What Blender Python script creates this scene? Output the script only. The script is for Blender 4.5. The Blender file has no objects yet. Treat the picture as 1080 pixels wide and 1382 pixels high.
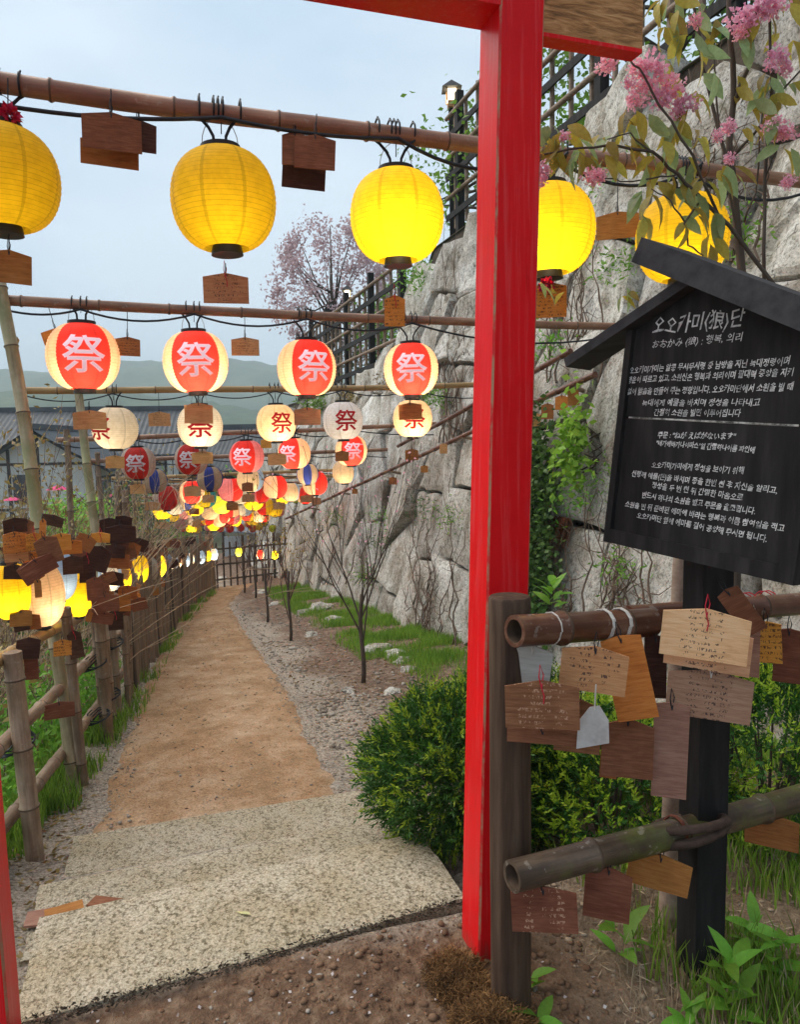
import bpy, bmesh, math, random
import numpy as np
from mathutils import Vector, Matrix, noise

random.seed(7)
rng = np.random.default_rng(7)
D = bpy.data
scene = bpy.context.scene
COL = scene.collection
R_ = math.radians

# ------------------------------------------------------------------ camera
F, CX, CY = 1000.0, 540.0, 691.0            # focal length and centre in photograph pixels
PITCH, ROLL, EYE = math.atan(95 / 1000), R_(1.0), 1.6
_f = Vector((0, math.cos(PITCH), -math.sin(PITCH)))
_r0 = Vector((1, 0, 0)); _u0 = _r0.cross(_f)
_R = math.cos(ROLL) * _r0 - math.sin(ROLL) * _u0
_U = math.cos(ROLL) * _u0 + math.sin(ROLL) * _r0
CAM = Vector((0, 0, EYE))
cd = D.cameras.new('camera'); cam = D.objects.new('camera', cd); COL.objects.link(cam)
cd.sensor_fit = 'VERTICAL'; cd.sensor_height = 36.0; cd.lens = 36.0 * F / 1382.0
cd.clip_start = 0.05; cd.clip_end = 6000
mw = Matrix((_R, _U, -_f)).transposed().to_4x4(); mw.translation = CAM
cam.matrix_world = mw
scene.camera = cam

# ------------------------------------------------------------------ world, sun, exposure
SUN_EL, SUN_ROT = R_(52), R_(-68)           # compass-like: 0 = +Y, negative = towards -X
world = D.worlds.new('World'); scene.world = world; world.use_nodes = True
nt = world.node_tree; nt.nodes.clear()
out = nt.nodes.new('ShaderNodeOutputWorld'); bg = nt.nodes.new('ShaderNodeBackground')
sky = nt.nodes.new('ShaderNodeTexSky'); sky.sky_type = 'NISHITA'; sky.sun_disc = False
sky.sun_elevation = SUN_EL; sky.sun_rotation = SUN_ROT
tc = nt.nodes.new('ShaderNodeTexCoord'); mp = nt.nodes.new('ShaderNodeMapping'); mp.inputs['Scale'].default_value = (1.0, 1.0, 2.6)
nz = nt.nodes.new('ShaderNodeTexNoise'); nz.inputs['Scale'].default_value = 1.7; nz.inputs['Detail'].default_value = 6; nz.inputs['Roughness'].default_value = 0.55
cr = nt.nodes.new('ShaderNodeValToRGB')
cr.color_ramp.elements[0].position = 0.36; cr.color_ramp.elements[0].color = (3.2, 4.2, 5.2, 1)
cr.color_ramp.elements[1].position = 0.64; cr.color_ramp.elements[1].color = (4.75, 5.45, 6.1, 1)
mx = nt.nodes.new('ShaderNodeMix'); mx.data_type = 'RGBA'; mx.inputs['Factor'].default_value = 0.9
nt.links.new(tc.outputs['Generated'], mp.inputs[0]); nt.links.new(mp.outputs[0], nz.inputs['Vector'])
nt.links.new(nz.outputs['Fac'], cr.inputs[0]); nt.links.new(sky.outputs[0], mx.inputs['A']); nt.links.new(cr.outputs[0], mx.inputs['B'])
nt.links.new(mx.outputs['Result'], bg.inputs[0]); bg.inputs[1].default_value = 0.078
nt.links.new(bg.outputs[0], out.inputs[0])
sl = D.lights.new('sun', 'SUN'); sl.energy = 1.5; sl.angle = R_(65); sl.color = (1.0, 0.91, 0.79)
sun = D.objects.new('sun', sl); COL.objects.link(sun)
_sd = Vector((math.sin(SUN_ROT) * math.cos(SUN_EL), math.cos(SUN_ROT) * math.cos(SUN_EL), math.sin(SUN_EL)))
sun.rotation_euler = _sd.to_track_quat('Z', 'Y').to_euler(); sun.location = (-5, 0, 12)
scene.view_settings.view_transform = 'Standard'; scene.view_settings.look = 'None'
scene.view_settings.gamma = 1.0; scene.view_settings.use_curve_mapping = False
scene.view_settings.exposure = 1.25
scene.cycles.use_denoising = True
scene.cycles.max_bounces = 8; scene.cycles.transparent_max_bounces = 8
scene.cycles.sample_clamp_indirect = 4.0

# ------------------------------------------------------------------ place helpers
AY = R_(18)                                  # the path runs 18 degrees to the left of the view
UU = Vector((-math.sin(AY), math.cos(AY), 0)); VV = Vector((math.cos(AY), math.sin(AY), 0)); ZZ = Vector((0, 0, 1))
def W(s, t, z=0.0): return UU * s + VV * t + ZZ * z
def ray(x, y): return _f + _R * ((x - CX) / F) - _U * ((y - CY) / F)
def P(x, y, d): return CAM + ray(x, y) * d
def S(x, y, s):                              # where the sight line meets the cross-section s of the path
    v = ray(x, y); return CAM + v * (s / v.dot(UU))
def T(x, y, t):
    v = ray(x, y); return CAM + v * (t / v.dot(VV))
def G(x, y, z=0.0):
    v = ray(x, y); return CAM + v * ((z - EYE) / v.z)
def st(p): return p.dot(UU), p.dot(VV)
_fs = [-3, 2.0, 3.7, 4.6, 5.5, 8.2, 11.6, 14.5, 16.8, 22]; _ft = [-1.15, -.80, -.66, -.57, -.44, -.22, .18, .62, 1.06, 1.9]
def fence_t(s): return float(np.interp(s, _fs, _ft))
def base_z(s):
    if s < 2.2: return 0.008
    if s < 2.3: return 0.008 - .7 * (s - 2.2)
    if s < 3.75: return -0.06 - 0.26 * (s - 2.2) / 1.55
    return max(-.32 - .1 * (s - 3.75), -2.15)
def hgt(s, t):
    z = base_z(s)
    ft = fence_t(s)
    if s < 3.6 and s > 2.0 and (t < -.60 or t > 1.0):      # the bank beside the steps
        k = min(1, (abs(t - .2) - .8) / .3) if (t > 1.0) else min(1, (-.55 - t) / .25)
        z += max(0, k) * 0.06
    if t < ft - 0.25: z -= min(3.2, (ft - .25 - t) * .45)
    if t > 1.15:
        k = min(1, (t - 1.15) / 1.6); z += .10 * k * k * (1 if s > 3.5 else .6)
    n = noise.noise(Vector((s * 2.1, t * 2.1, 3.1))) * .022 + noise.noise(Vector((s * 7, t * 7, 1.1))) * .009
    if -.5 < t < 1.05 and s < 18 and s > 2.2: n *= .45
    if s < 2.2: n += .006 * noise.noise(Vector((s * 18, t * 18, 2))) + .003 * noise.noise(Vector((s * 40, t * 40, 2)))
    return z + n

def prop(o, label=None, cat=None, group=None, kind=None):
    if label: o['label'] = label
    if cat: o['category'] = cat
    if group: o['group'] = group
    if kind: o['kind'] = kind
    return o
def empty(name, loc=(0, 0, 0), label=None, cat=None, group=None, rot=None):
    o = D.objects.new(name, None); COL.objects.link(o); o.location = loc; o.empty_display_size = .1
    if rot is not None: o.rotation_euler = rot
    return prop(o, label, cat, group)
def link(name, me, parent=None, loc=None, rot=None, scale=None):
    o = D.objects.new(name, me); COL.objects.link(o)
    if parent is not None: o.parent = parent
    if loc is not None: o.location = loc
    if rot is not None: o.rotation_euler = rot
    if scale is not None: o.scale = scale
    return o

class MB:
    def __init__(s): s.v = []; s.f = []; s.m = []; s.uv = None
    def add(s, verts, faces, mi=0):
        b = len(s.v); s.v += [tuple(v) for v in verts]; s.f += [tuple(i + b for i in f) for f in faces]; s.m += [mi] * len(faces)
    def box(s, c, size, ax=None, mi=0, jit=0):
        c = Vector(c); ax = ax or (Vector((1, 0, 0)), Vector((0, 1, 0)), Vector((0, 0, 1)))
        h = [x / 2 for x in size]; vs = []
        for k in (-1, 1):
            for j in (-1, 1):
                for i in (-1, 1):
                    vs.append(c + ax[0] * h[0] * i + ax[1] * h[1] * j + ax[2] * h[2] * k + Vector([random.uniform(-jit, jit) for _ in range(3)]) )
        s.add(vs, [(0, 2, 3, 1), (4, 5, 7, 6), (0, 1, 5, 4), (2, 6, 7, 3), (0, 4, 6, 2), (1, 3, 7, 5)], mi)
    def beam(s, a, b, w, h, up=ZZ, mi=0):
        a = Vector(a); b = Vector(b); d = (b - a); L = d.length; d.normalize(); x = d.cross(up).normalized(); y = x.cross(d)
        s.box((a + b) / 2, (w, L, h), (x, d, y), mi)
    def prism(s, poly, a, b, mi=0):
        """poly: 3D points; extruded from offset a to offset b"""
        n = len(poly); vs = [Vector(p) + Vector(a) for p in poly] + [Vector(p) + Vector(b) for p in poly]
        s.add(vs, [tuple(range(n))[::-1], tuple(range(n, 2 * n))] + [(i, (i + 1) % n, n + (i + 1) % n, n + i) for i in range(n)], mi)
    def tube(s, pts, rad, seg=8, mi=0, caps=True, closed=False):
        pts = [Vector(p) for p in pts]; n = len(pts)
        if not hasattr(rad, '__len__'): rad = [rad] * n
        t0 = (pts[1] - pts[0]).normalized(); up = Vector((0, 0, 1)) if abs(t0.z) < .9 else Vector((1, 0, 0))
        x = t0.cross(up).normalized(); vs = []; fs = []
        for i, p in enumerate(pts):
            t = (pts[min(i + 1, n - 1)] - pts[max(i - 1, 0)])
            if t.length < 1e-9: t = t0
            t.normalize(); x = (x - t * x.dot(t)).normalized(); y = t.cross(x)
            for k in range(seg):
                a = 2 * math.pi * k / seg; vs.append(p + (x * math.cos(a) + y * math.sin(a)) * rad[i])
        for i in range(n - 1):
            for k in range(seg):
                k2 = (k + 1) % seg; fs.append((i * seg + k, i * seg + k2, (i + 1) * seg + k2, (i + 1) * seg + k))
        if caps: fs.append(tuple(range(seg))[::-1]); fs.append(tuple(range((n - 1) * seg, n * seg)))
        s.add(vs, fs, mi)
    def mesh(s, name, mats, smooth=False, sharp=None):
        me = D.meshes.new(name); me.from_pydata(s.v, [], s.f)
        for m in (mats if isinstance(mats, (list, tuple)) else [mats]): me.materials.append(m)
        if any(s.m): me.polygons.foreach_set('material_index', s.m)
        if smooth:
            me.polygons.foreach_set('use_smooth', [True] * len(s.f))
            if sharp: me.set_sharp_from_angle(angle=R_(sharp))
        me.update(); return me
    def obj(s, name, mats, parent=None, smooth=False, sharp=None, **k):
        return link(name, s.mesh(name, mats, smooth, sharp), parent, **k)

def np_mesh(name, V, Fc, mats, mi=None, smooth=False):
    """V (n,3), Fc (m,k)"""
    me = D.meshes.new(name); V = np.asarray(V, dtype=np.float32); Fc = np.asarray(Fc, dtype=np.int32); k = Fc.shape[1]
    me.vertices.add(len(V)); me.vertices.foreach_set('co', V.ravel())
    me.loops.add(Fc.size); me.loops.foreach_set('vertex_index', Fc.ravel())
    me.polygons.add(len(Fc)); me.polygons.foreach_set('loop_start', np.arange(0, Fc.size, k, dtype=np.int32))
    for m in (mats if isinstance(mats, (list, tuple)) else [mats]): me.materials.append(m)
    if mi is not None: me.polygons.foreach_set('material_index', np.asarray(mi, dtype=np.int32))
    if smooth: me.polygons.foreach_set('use_smooth', np.ones(len(Fc), dtype=bool))
    me.update(calc_edges=True); me.validate(); return me

# ------------------------------------------------------------------ materials
def new_mat(name):
    m = D.materials.new(name); m.use_nodes = True; n = m.node_tree; n.nodes.clear(); return m, n
def ramp(n, stops, fac, interp='LINEAR'):
    r = n.nodes.new('ShaderNodeValToRGB'); e = r.color_ramp.elements; r.color_ramp.interpolation = interp
    while len(e) < len(stops): e.new(0.5)
    for k, (p, c) in enumerate(stops): e[k].position = p; e[k].color = (*c, 1)
    n.links.new(fac, r.inputs[0]); return r.outputs[0]
def coords(n, kind='Object', scale=(1, 1, 1), rndoff=False):
    t = n.nodes.new('ShaderNodeTexCoord'); mp = n.nodes.new('ShaderNodeMapping'); mp.inputs['Scale'].default_value = scale
    n.links.new(t.outputs[kind], mp.inputs[0])
    if rndoff:
        oi = n.nodes.new('ShaderNodeObjectInfo'); mu = n.nodes.new('ShaderNodeVectorMath'); mu.operation = 'SCALE'
        cx = n.nodes.new('ShaderNodeCombineXYZ'); n.links.new(oi.outputs['Random'], cx.inputs[0]); n.links.new(oi.outputs['Random'], cx.inputs[1])
        n.links.new(cx.outputs[0], mu.inputs[0]); mu.inputs['Scale'].default_value = 37.0; n.links.new(mu.outputs[0], mp.inputs['Location'])
    return mp.outputs[0]
def tnoise(n, vec, scale, detail=5, rough=.6, dist=0):
    t = n.nodes.new('ShaderNodeTexNoise'); t.inputs['Scale'].default_value = scale; t.inputs['Detail'].default_value = detail
    t.inputs['Roughness'].default_value = rough; t.inputs['Distortion'].default_value = dist; n.links.new(vec, t.inputs['Vector']); return t.outputs['Fac']
def math_(n, op, a, b=None, clamp=False):
    m = n.nodes.new('ShaderNodeMath'); m.operation = op; m.use_clamp = clamp
    for i, v in enumerate((a, b)):
        if v is None: continue
        if isinstance(v, (int, float)): m.inputs[i].default_value = v
        else: n.links.new(v, m.inputs[i])
    return m.outputs[0]
def mixc(n, fac, a, b, mode='MIX'):
    m = n.nodes.new('ShaderNodeMix'); m.data_type = 'RGBA'; m.blend_type = mode
    for k, v in (('Factor', fac), ('A', a), ('B', b)):
        if isinstance(v, (int, float)): m.inputs[k].default_value = v
        elif isinstance(v, tuple): m.inputs[k].default_value = (*v, 1)
        else: n.links.new(v, m.inputs[k])
    return m.outputs['Result']
def bump(n, h, strength, dist):
    b = n.nodes.new('ShaderNodeBump'); b.inputs['Strength'].default_value = strength; b.inputs['Distance'].default_value = dist
    n.links.new(h, b.inputs['Height']); return b.outputs[0]
def principled(n, col, rough=.7, normal=None, spec=.3, metal=0, coat=0):
    p = n.nodes.new('ShaderNodeBsdfPrincipled'); o = n.nodes.new('ShaderNodeOutputMaterial')
    if isinstance(col, tuple): p.inputs['Base Color'].default_value = (*col, 1)
    else: n.links.new(col, p.inputs['Base Color'])
    if isinstance(rough, (int, float)): p.inputs['Roughness'].default_value = rough
    else: n.links.new(rough, p.inputs['Roughness'])
    p.inputs['Specular IOR Level'].default_value = spec; p.inputs['Metallic'].default_value = metal
    p.inputs['Coat Weight'].default_value = coat
    if normal is not None: n.links.new(normal, p.inputs['Normal'])
    n.links.new(p.outputs[0], o.inputs[0]); return p
def vary(n, col, amount, hue=0.0):
    oi = n.nodes.new('ShaderNodeObjectInfo'); h = n.nodes.new('ShaderNodeHueSaturation')
    v = math_(n, 'MULTIPLY_ADD', oi.outputs['Random'], 2 * amount); v.node.inputs[2].default_value = 1 - amount
    n.links.new(v, h.inputs['Value']); n.links.new(col, h.inputs['Color'])
    if hue:
        q = math_(n, 'MULTIPLY_ADD', oi.outputs['Random'], hue); q.node.inputs[2].default_value = .5 - hue / 2; n.links.new(q, h.inputs['Hue'])
    return h.outputs[0]
def M(name, cols, scale=4, stretch=(1, 1, 1), detail=6, rough=.75, bmp=.4, bdist=.01, bscale=None, spec=.3, var=0, kind='Object', coat=0, nr=.6, hue=0, dist=0):
    m, n = new_mat(name); v = coords(n, kind, stretch, rndoff=(var > 0)); f = tnoise(n, v, scale, detail, nr, dist)
    k = len(cols); c = ramp(n, [(.28 + .44 * i / max(1, k - 1), col) for i, col in enumerate(cols)], f)
    if var: c = vary(n, c, var, hue)
    nb = None
    if bmp:
        fb = f if bscale is None else tnoise(n, v, bscale, 6, .65); nb = bump(n, fb, bmp, bdist)
    principled(n, c, rough, nb, spec, coat=coat); return m
def Mleaf(name, c1, c2, trans=.35, var=.2, scale=6, rough=.5, hue=0.03):
    m, n = new_mat(name); geo = n.nodes.new('ShaderNodeNewGeometry'); v = coords(n)
    f = tnoise(n, v, scale, 2); f2 = math_(n, 'MULTIPLY_ADD', geo.outputs['Random Per Island'], .55); n.links.new(math_(n, 'MULTIPLY', f, .6), f2.node.inputs[2])
    c = ramp(n, [(.25, c1), (.8, c2)], f2)
    if var: c = vary(n, c, var, hue)
    p = n.nodes.new('ShaderNodeBsdfPrincipled'); n.links.new(c, p.inputs['Base Color']); p.inputs['Roughness'].default_value = rough; p.inputs['Specular IOR Level'].default_value = .35
    tr = n.nodes.new('ShaderNodeBsdfTranslucent'); n.links.new(c, tr.inputs[0]); mx = n.nodes.new('ShaderNodeMixShader'); mx.inputs[0].default_value = trans
    n.links.new(p.outputs[0], mx.inputs[1]); n.links.new(tr.outputs[0], mx.inputs[2]); o = n.nodes.new('ShaderNodeOutputMaterial'); n.links.new(mx.outputs[0], o.inputs[0]); return m

def m_granite():
    m, n = new_mat('granite_speckled'); v = coords(n)
    a = tnoise(n, v, 120, 4, .75); b = tnoise(n, v, 62, 4, .8); c = tnoise(n, v, 3.2, 5, .65)
    base = ramp(n, [(.36, (.12, .10, .07)), (.45, (.34, .295, .21)), (.54, (.58, .51, .39)), (.66, (.74, .68, .56))], math_(n, 'MULTIPLY_ADD', a, .55)); base.node.inputs[0].links[0].from_node.inputs[2].default_value = .22
    dk = ramp(n, [(.50, (1, 1, 1)), (.60, (.34, .31, .25))], b)
    col = mixc(n, 1.0, base, dk, 'MULTIPLY')
    st_ = ramp(n, [(.35, (.80, .76, .66)), (.6, (1, 1, 1))], c); col = mixc(n, 1.0, col, st_, 'MULTIPLY')
    col = vary(n, col, .10); principled(n, col, .8, bump(n, b, .5, .006), .3); return m
def m_path():
    m, n = new_mat('packed_tan_earth'); v = coords(n); a = tnoise(n, v, 2.6, 8, .75); b = tnoise(n, v, 30, 8, .85); c = tnoise(n, coords(n, 'Object', (1, 6, 1)), 5, 5, .7)
    col = ramp(n, [(.3, (.22, .13, .068)), (.48, (.36, .225, .125)), (.66, (.50, .36, .24))], a)
    col = mixc(n, .9, col, ramp(n, [(.36, (.35, .33, .3)), (.48, (.95, .95, .95)), (.66, (1.4, 1.35, 1.3))], tnoise(n, v, 85, 5, .85)), 'MULTIPLY')
    col = mixc(n, .35, col, ramp(n, [(.30, (.5, .42, .35)), (.40, (1, 1, 1))], c), 'MULTIPLY')
    principled(n, col, .95, bump(n, b, .7, .012), .15); return m
def m_ground():
    m, n = new_mat('ground_soil_gravel'); v = coords(n)
    a = tnoise(n, v, 1.1, 6, .65); b = tnoise(n, v, 60, 5, .75); g = tnoise(n, v, 17, 4, .7)
    soil = ramp(n, [(.32, (.10, .06, .04)), (.5, (.21, .135, .095)), (.68, (.34, .25, .18))], g)
    grav = ramp(n, [(.36, (.13, .10, .075)), (.48, (.38, .315, .25)), (.62, (.60, .52, .43))], b)
    wet = ramp(n, [(.3, (.085, .045, .025)), (.50, (.19, .105, .058)), (.68, (.33, .22, .14))], g)
    sx = n.nodes.new('ShaderNodeSeparateXYZ'); n.links.new(v, sx.inputs[0]); s_, t_ = sx.outputs[0], math_(n, 'MULTIPLY', sx.outputs[1], -1.0)   # object x = along the path, -y = across
    wob = math_(n, 'MULTIPLY', math_(n, 'SUBTRACT', a, .5), 1.6)
    tt = math_(n, 'ADD', t_, wob)
    wet = mixc(n, ramp(n, [(.50, (0, 0, 0)), (.60, (.8,) * 3)], math_(n, 'MULTIPLY', math_(n, 'ADD', t_, math_(n, 'MULTIPLY', wob, .4)), .5)), wet, ramp(n, [(.3, (.13, .085, .05)), (.55, (.34, .24, .16)), (.72, (.46, .35, .25))], b))
    gz = ramp(n, [(.0, (1, 1, 1)), (.62, (1, 1, 1)), (.80, (0, 0, 0))], math_(n, 'MULTIPLY', tt, .5))      # gravel near the path, soil towards the wall
    c = mixc(n, gz, soil, grav)
    nearf = ramp(n, [(.46, (0, 0, 0)), (.5, (1, 1, 1))], math_(n, 'MULTIPLY', math_(n, 'ADD', s_, math_(n, 'MULTIPLY', wob, .3)), .22))
    c = mixc(n, nearf, wet, c)
    rg = ramp(n, [(.3, (.9,) * 3), (.5, (.97,) * 3)], nearf)
    principled(n, c, ramp(n, [(0, (.62,) * 3), (1, (.95,) * 3)], nearf), bump(n, math_(n, 'ADD', b, math_(n, 'MULTIPLY', g, 2.5)), .9, .02), .3); return m
def m_wallstone():
    m, n = new_mat('rough_grey_stone'); v = coords(n, 'Object', (1, 1, 1), True)
    a = tnoise(n, v, 1.4, 8, .72); b = tnoise(n, v, 22, 6, .75); c = tnoise(n, v, 4.5, 6, .7, 1.2)
    col = ramp(n, [(.28, (.20, .155, .11)), (.41, (.40, .365, .315)), (.54, (.58, .555, .51)), (.68, (.73, .715, .68))], a)
    col = mixc(n, .8, col, ramp(n, [(.36, (.30, .27, .23)), (.46, (.88, .88, .88)), (.64, (1.15, 1.15, 1.15))], b), 'MULTIPLY')
    vr = n.nodes.new('ShaderNodeTexVoronoi'); vr.feature = 'DISTANCE_TO_EDGE'; vr.inputs['Scale'].default_value = 1.7
    wv = n.nodes.new('ShaderNodeVectorMath'); wv.operation = 'ADD'; n.links.new(v, wv.inputs[0]); nn = n.nodes.new('ShaderNodeTexNoise'); nn.inputs['Scale'].default_value = 3; nn.inputs['Detail'].default_value = 5; n.links.new(v, nn.inputs['Vector']); n.links.new(nn.outputs['Color'], wv.inputs[1]); n.links.new(wv.outputs[0], vr.inputs['Vector'])
    crk = ramp(n, [(0, (0, 0, 0)), (.018, (1, 1, 1))], vr.outputs['Distance']); gate = ramp(n, [(.48, (1, 1, 1)), (.56, (0, 0, 0))], c)
    crk2 = mixc(n, gate, crk, (1.0, 1.0, 1.0))
    col = mixc(n, .75, col, mixc(n, crk2, (.25, .21, .17), (1.0, 1.0, 1.0)), 'MULTIPLY')
    col = mixc(n, ramp(n, [(.60, (0, 0, 0)), (.72, (.55, .55, .55))], c), col, (.17, .155, .075))
    grm = ramp(n, [(.40, (.50, .45, .38)), (.52, (1, 1, 1))], tnoise(n, coords(n, 'Object', (1, 1, .35), True), 3.1, 7, .75)); col = mixc(n, .8, col, grm, 'MULTIPLY')
    col = mixc(n, ramp(n, [(.60, (0, 0, 0)), (.68, (.5,) * 3)], tnoise(n, v, 7.5, 5, .7)), col, (.12, .125, .06))
    col = vary(n, col, .16, .012)
    b2 = tnoise(n, v, 48, 4, .8); col = mixc(n, .85, col, ramp(n, [(.38, (.42, .40, .37)), (.47, (.95, .95, .95)), (.62, (1.18, 1.17, 1.15))], b2), 'MULTIPLY')
    h = math_(n, 'ADD', math_(n, 'MULTIPLY', b, .5), math_(n, 'ADD', math_(n, 'MULTIPLY', c, .5), math_(n, 'ADD', math_(n, 'MULTIPLY', crk2, .3), math_(n, 'MULTIPLY', b2, .35))))
    principled(n, col, .9, bump(n, h, 1.0, .022), .2); return m
def m_bamboo(name, c1, c2, c3, rough=.45, moss=None):
    """bamboo: grain along local Y of generated tube; object coordinates along the pole = X"""
    m, n = new_mat(name); v = coords(n, 'Object', (1, 1, 1), True); a = tnoise(n, coords(n, 'Object', (1.2, 14, 14), True), 3, 6, .65); b = tnoise(n, v, 3.3, 5, .7)
    c = ramp(n, [(.3, c1), (.5, c2), (.7, c3)], math_(n, 'ADD', math_(n, 'MULTIPLY', a, .5), math_(n, 'MULTIPLY', b, .5)))
    if moss: c = mixc(n, ramp(n, [(.5, (0, 0, 0)), (.62, (.85,) * 3)], tnoise(n, v, 2.2, 5, .65)), c, moss)
    sp = ramp(n, [(.63, (0, 0, 0)), (.67, (.8,) * 3)], tnoise(n, v, 26, 3, .6)); c = mixc(n, math_(n, 'MULTIPLY', sp, .45), c, (.38, .33, .28))
    c = vary(n, c, .1)
    principled(n, c, rough, bump(n, a, .45, .004), .28); return m
def m_wood(name, c1, c2, c3, rough=.7, write=None, wcol=(.02, .015, .02), var=.12):
    """plaque wood: local X across, Z up; writing = rows of small hand-drawn strokes"""
    m, n = new_mat(name); v = coords(n, 'Object', (1.0, 1.0, 9.0), True); a = tnoise(n, v, 16, 6, .65, .4); b = tnoise(n, coords(n, 'Object', (1, 1, 1), True), 9, 4, .6)
    c = ramp(n, [(.3, c1), (.5, c2), (.72, c3)], math_(n, 'ADD', math_(n, 'MULTIPLY', a, .6), math_(n, 'MULTIPLY', b, .4)))
    c = vary(n, c, var, .02)
    if write:
        vo = coords(n, 'Object'); sx = n.nodes.new('ShaderNodeSeparateXYZ'); n.links.new(vo, sx.inputs[0])
        oi = n.nodes.new('ShaderNodeObjectInfo')
        wz = math_(n, 'ADD', sx.outputs[2], math_(n, 'MULTIPLY', tnoise(n, coords(n, 'Object', (1, 1, 1), True), 9, 1), .012))
        row = math_(n, 'FRACT', math_(n, 'MULTIPLY', math_(n, 'ADD', wz, 5), write))
        inrow = math_(n, 'LESS_THAN', math_(n, 'ABSOLUTE', math_(n, 'SUBTRACT', row, .5)), .27)
        st1 = tnoise(n, coords(n, 'Object', (1, 1, .55), True), 210, 2, .5, .8)
        ink = math_(n, 'GREATER_THAN', st1, .55)
        edge = math_(n, 'LESS_THAN', math_(n, 'ABSOLUTE', sx.outputs[0]), math_(n, 'MULTIPLY_ADD', tnoise(n, coords(n, 'Object', (.01, .01, 24), True), 1, 0), .10)); edge.node.inputs[1].links[0].from_node.inputs[2].default_value = .004
        words_ = math_(n, 'GREATER_THAN', tnoise(n, coords(n, 'Object', (1, 1, .4), True), 42, 1), .43)
        msk = math_(n, 'MULTIPLY', math_(n, 'MULTIPLY', ink, inrow), math_(n, 'MULTIPLY', edge, words_))
        c = mixc(n, math_(n, 'MULTIPLY', msk, .8), c, wcol)
    principled(n, c, rough, bump(n, a, .4, .004), .14); return m
def m_paper(name, col, seams=8, ribs=26, trans=.55):
    m, n = new_mat(name); uvn = n.nodes.new('ShaderNodeUVMap'); sx = n.nodes.new('ShaderNodeSeparateXYZ'); n.links.new(uvn.outputs[0], sx.inputs[0])
    fu = math_(n, 'ABSOLUTE', math_(n, 'SUBTRACT', math_(n, 'FRACT', math_(n, 'MULTIPLY', sx.outputs[0], seams)), .5))
    seam = math_(n, 'GREATER_THAN', fu, .455)
    fv = math_(n, 'ABSOLUTE', math_(n, 'SUBTRACT', math_(n, 'FRACT', math_(n, 'MULTIPLY', sx.outputs[1], ribs)), .5))
    rib = math_(n, 'GREATER_THAN', fv, .44)
    c = mixc(n, math_(n, 'MULTIPLY', seam, .42), col, tuple(x * .45 for x in col))
    c = mixc(n, math_(n, 'MULTIPLY', rib, .42), c, tuple(x * .4 for x in col))
    blo = ramp(n, [(.35, (.86, .84, .8)), (.6, (1, 1, 1))], tnoise(n, coords(n, 'Object', (1, 1, 1), True), 11, 5, .6)); c = mixc(n, 1.0, c, blo, 'MULTIPLY')
    d = n.nodes.new('ShaderNodeBsdfPrincipled'); n.links.new(c, d.inputs['Base Color']); d.inputs['Roughness'].default_value = .55; d.inputs['Specular IOR Level'].default_value = .25
    t = n.nodes.new('ShaderNodeBsdfTranslucent'); n.links.new(c, t.inputs[0]); mx = n.nodes.new('ShaderNodeMixShader'); mx.inputs[0].default_value = trans
    n.links.new(d.outputs[0], mx.inputs[1]); n.links.new(t.outputs[0], mx.inputs[2]); o = n.nodes.new('ShaderNodeOutputMaterial'); n.links.new(mx.outputs[0], o.inputs[0]); return m
def m_emit(name, col, k):
    m, n = new_mat(name); e = n.nodes.new('ShaderNodeEmission'); e.inputs[0].default_value = (*col, 1); e.inputs[1].default_value = k
    o = n.nodes.new('ShaderNodeOutputMaterial'); n.links.new(e.outputs[0], o.inputs[0]); return m
def m_red():
    m, n = new_mat('vermilion_paint'); v = coords(n); g = tnoise(n, coords(n, 'Object', (18, 18, 1)), 2.2, 5, .6); s = tnoise(n, v, 2.4, 6, .7); w = tnoise(n, coords(n, 'Object', (9, 9, .8)), 3, 6, .75)
    c = ramp(n, [(.35, (.74, .006, .010)), (.6, (.86, .010, .014))], s)
    c = mixc(n, ramp(n, [(.60, (0, 0, 0)), (.76, (.4,) * 3)], w), c, (.60, .055, .07))
    chip = ramp(n, [(.715, (0, 0, 0)), (.725, (1, 1, 1))], tnoise(n, coords(n, 'Object', (3, 3, 1.2)), 5, 6, .75)); c = mixc(n, math_(n, 'MULTIPLY', chip, .75), c, (.20, .10, .07))
    sz = n.nodes.new('ShaderNodeSeparateXYZ'); n.links.new(v, sz.inputs[0]); foot = math_(n, 'SUBTRACT', .17, math_(n, 'ADD', sz.outputs[2], math_(n, 'MULTIPLY', w, .22)))
    c = mixc(n, ramp(n, [(0, (0, 0, 0)), (.10, (.75,) * 3)], foot), c, (.12, .06, .04))
    strk = ramp(n, [(.52, (0, 0, 0)), (.62, (.35,) * 3)], tnoise(n, coords(n, 'Object', (30, 30, 1.0)), 2.0, 6, .7)); c = mixc(n, strk, c, (.80, .10, .10))
    c = mixc(n, ramp(n, [(.62, (0, 0, 0)), (.70, (.5,) * 3)], tnoise(n, coords(n, 'Object', (40, 40, 1.6)), 2.0, 6, .7)), c, (.40, .008, .010))
    principled(n, c, ramp(n, [(.3, (.30,) * 3), (.7, (.50,) * 3)], s), bump(n, math_(n, 'ADD', g, math_(n, 'MULTIPLY', chip, -.3)), .3, .004), .10, coat=.0); return m

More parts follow.
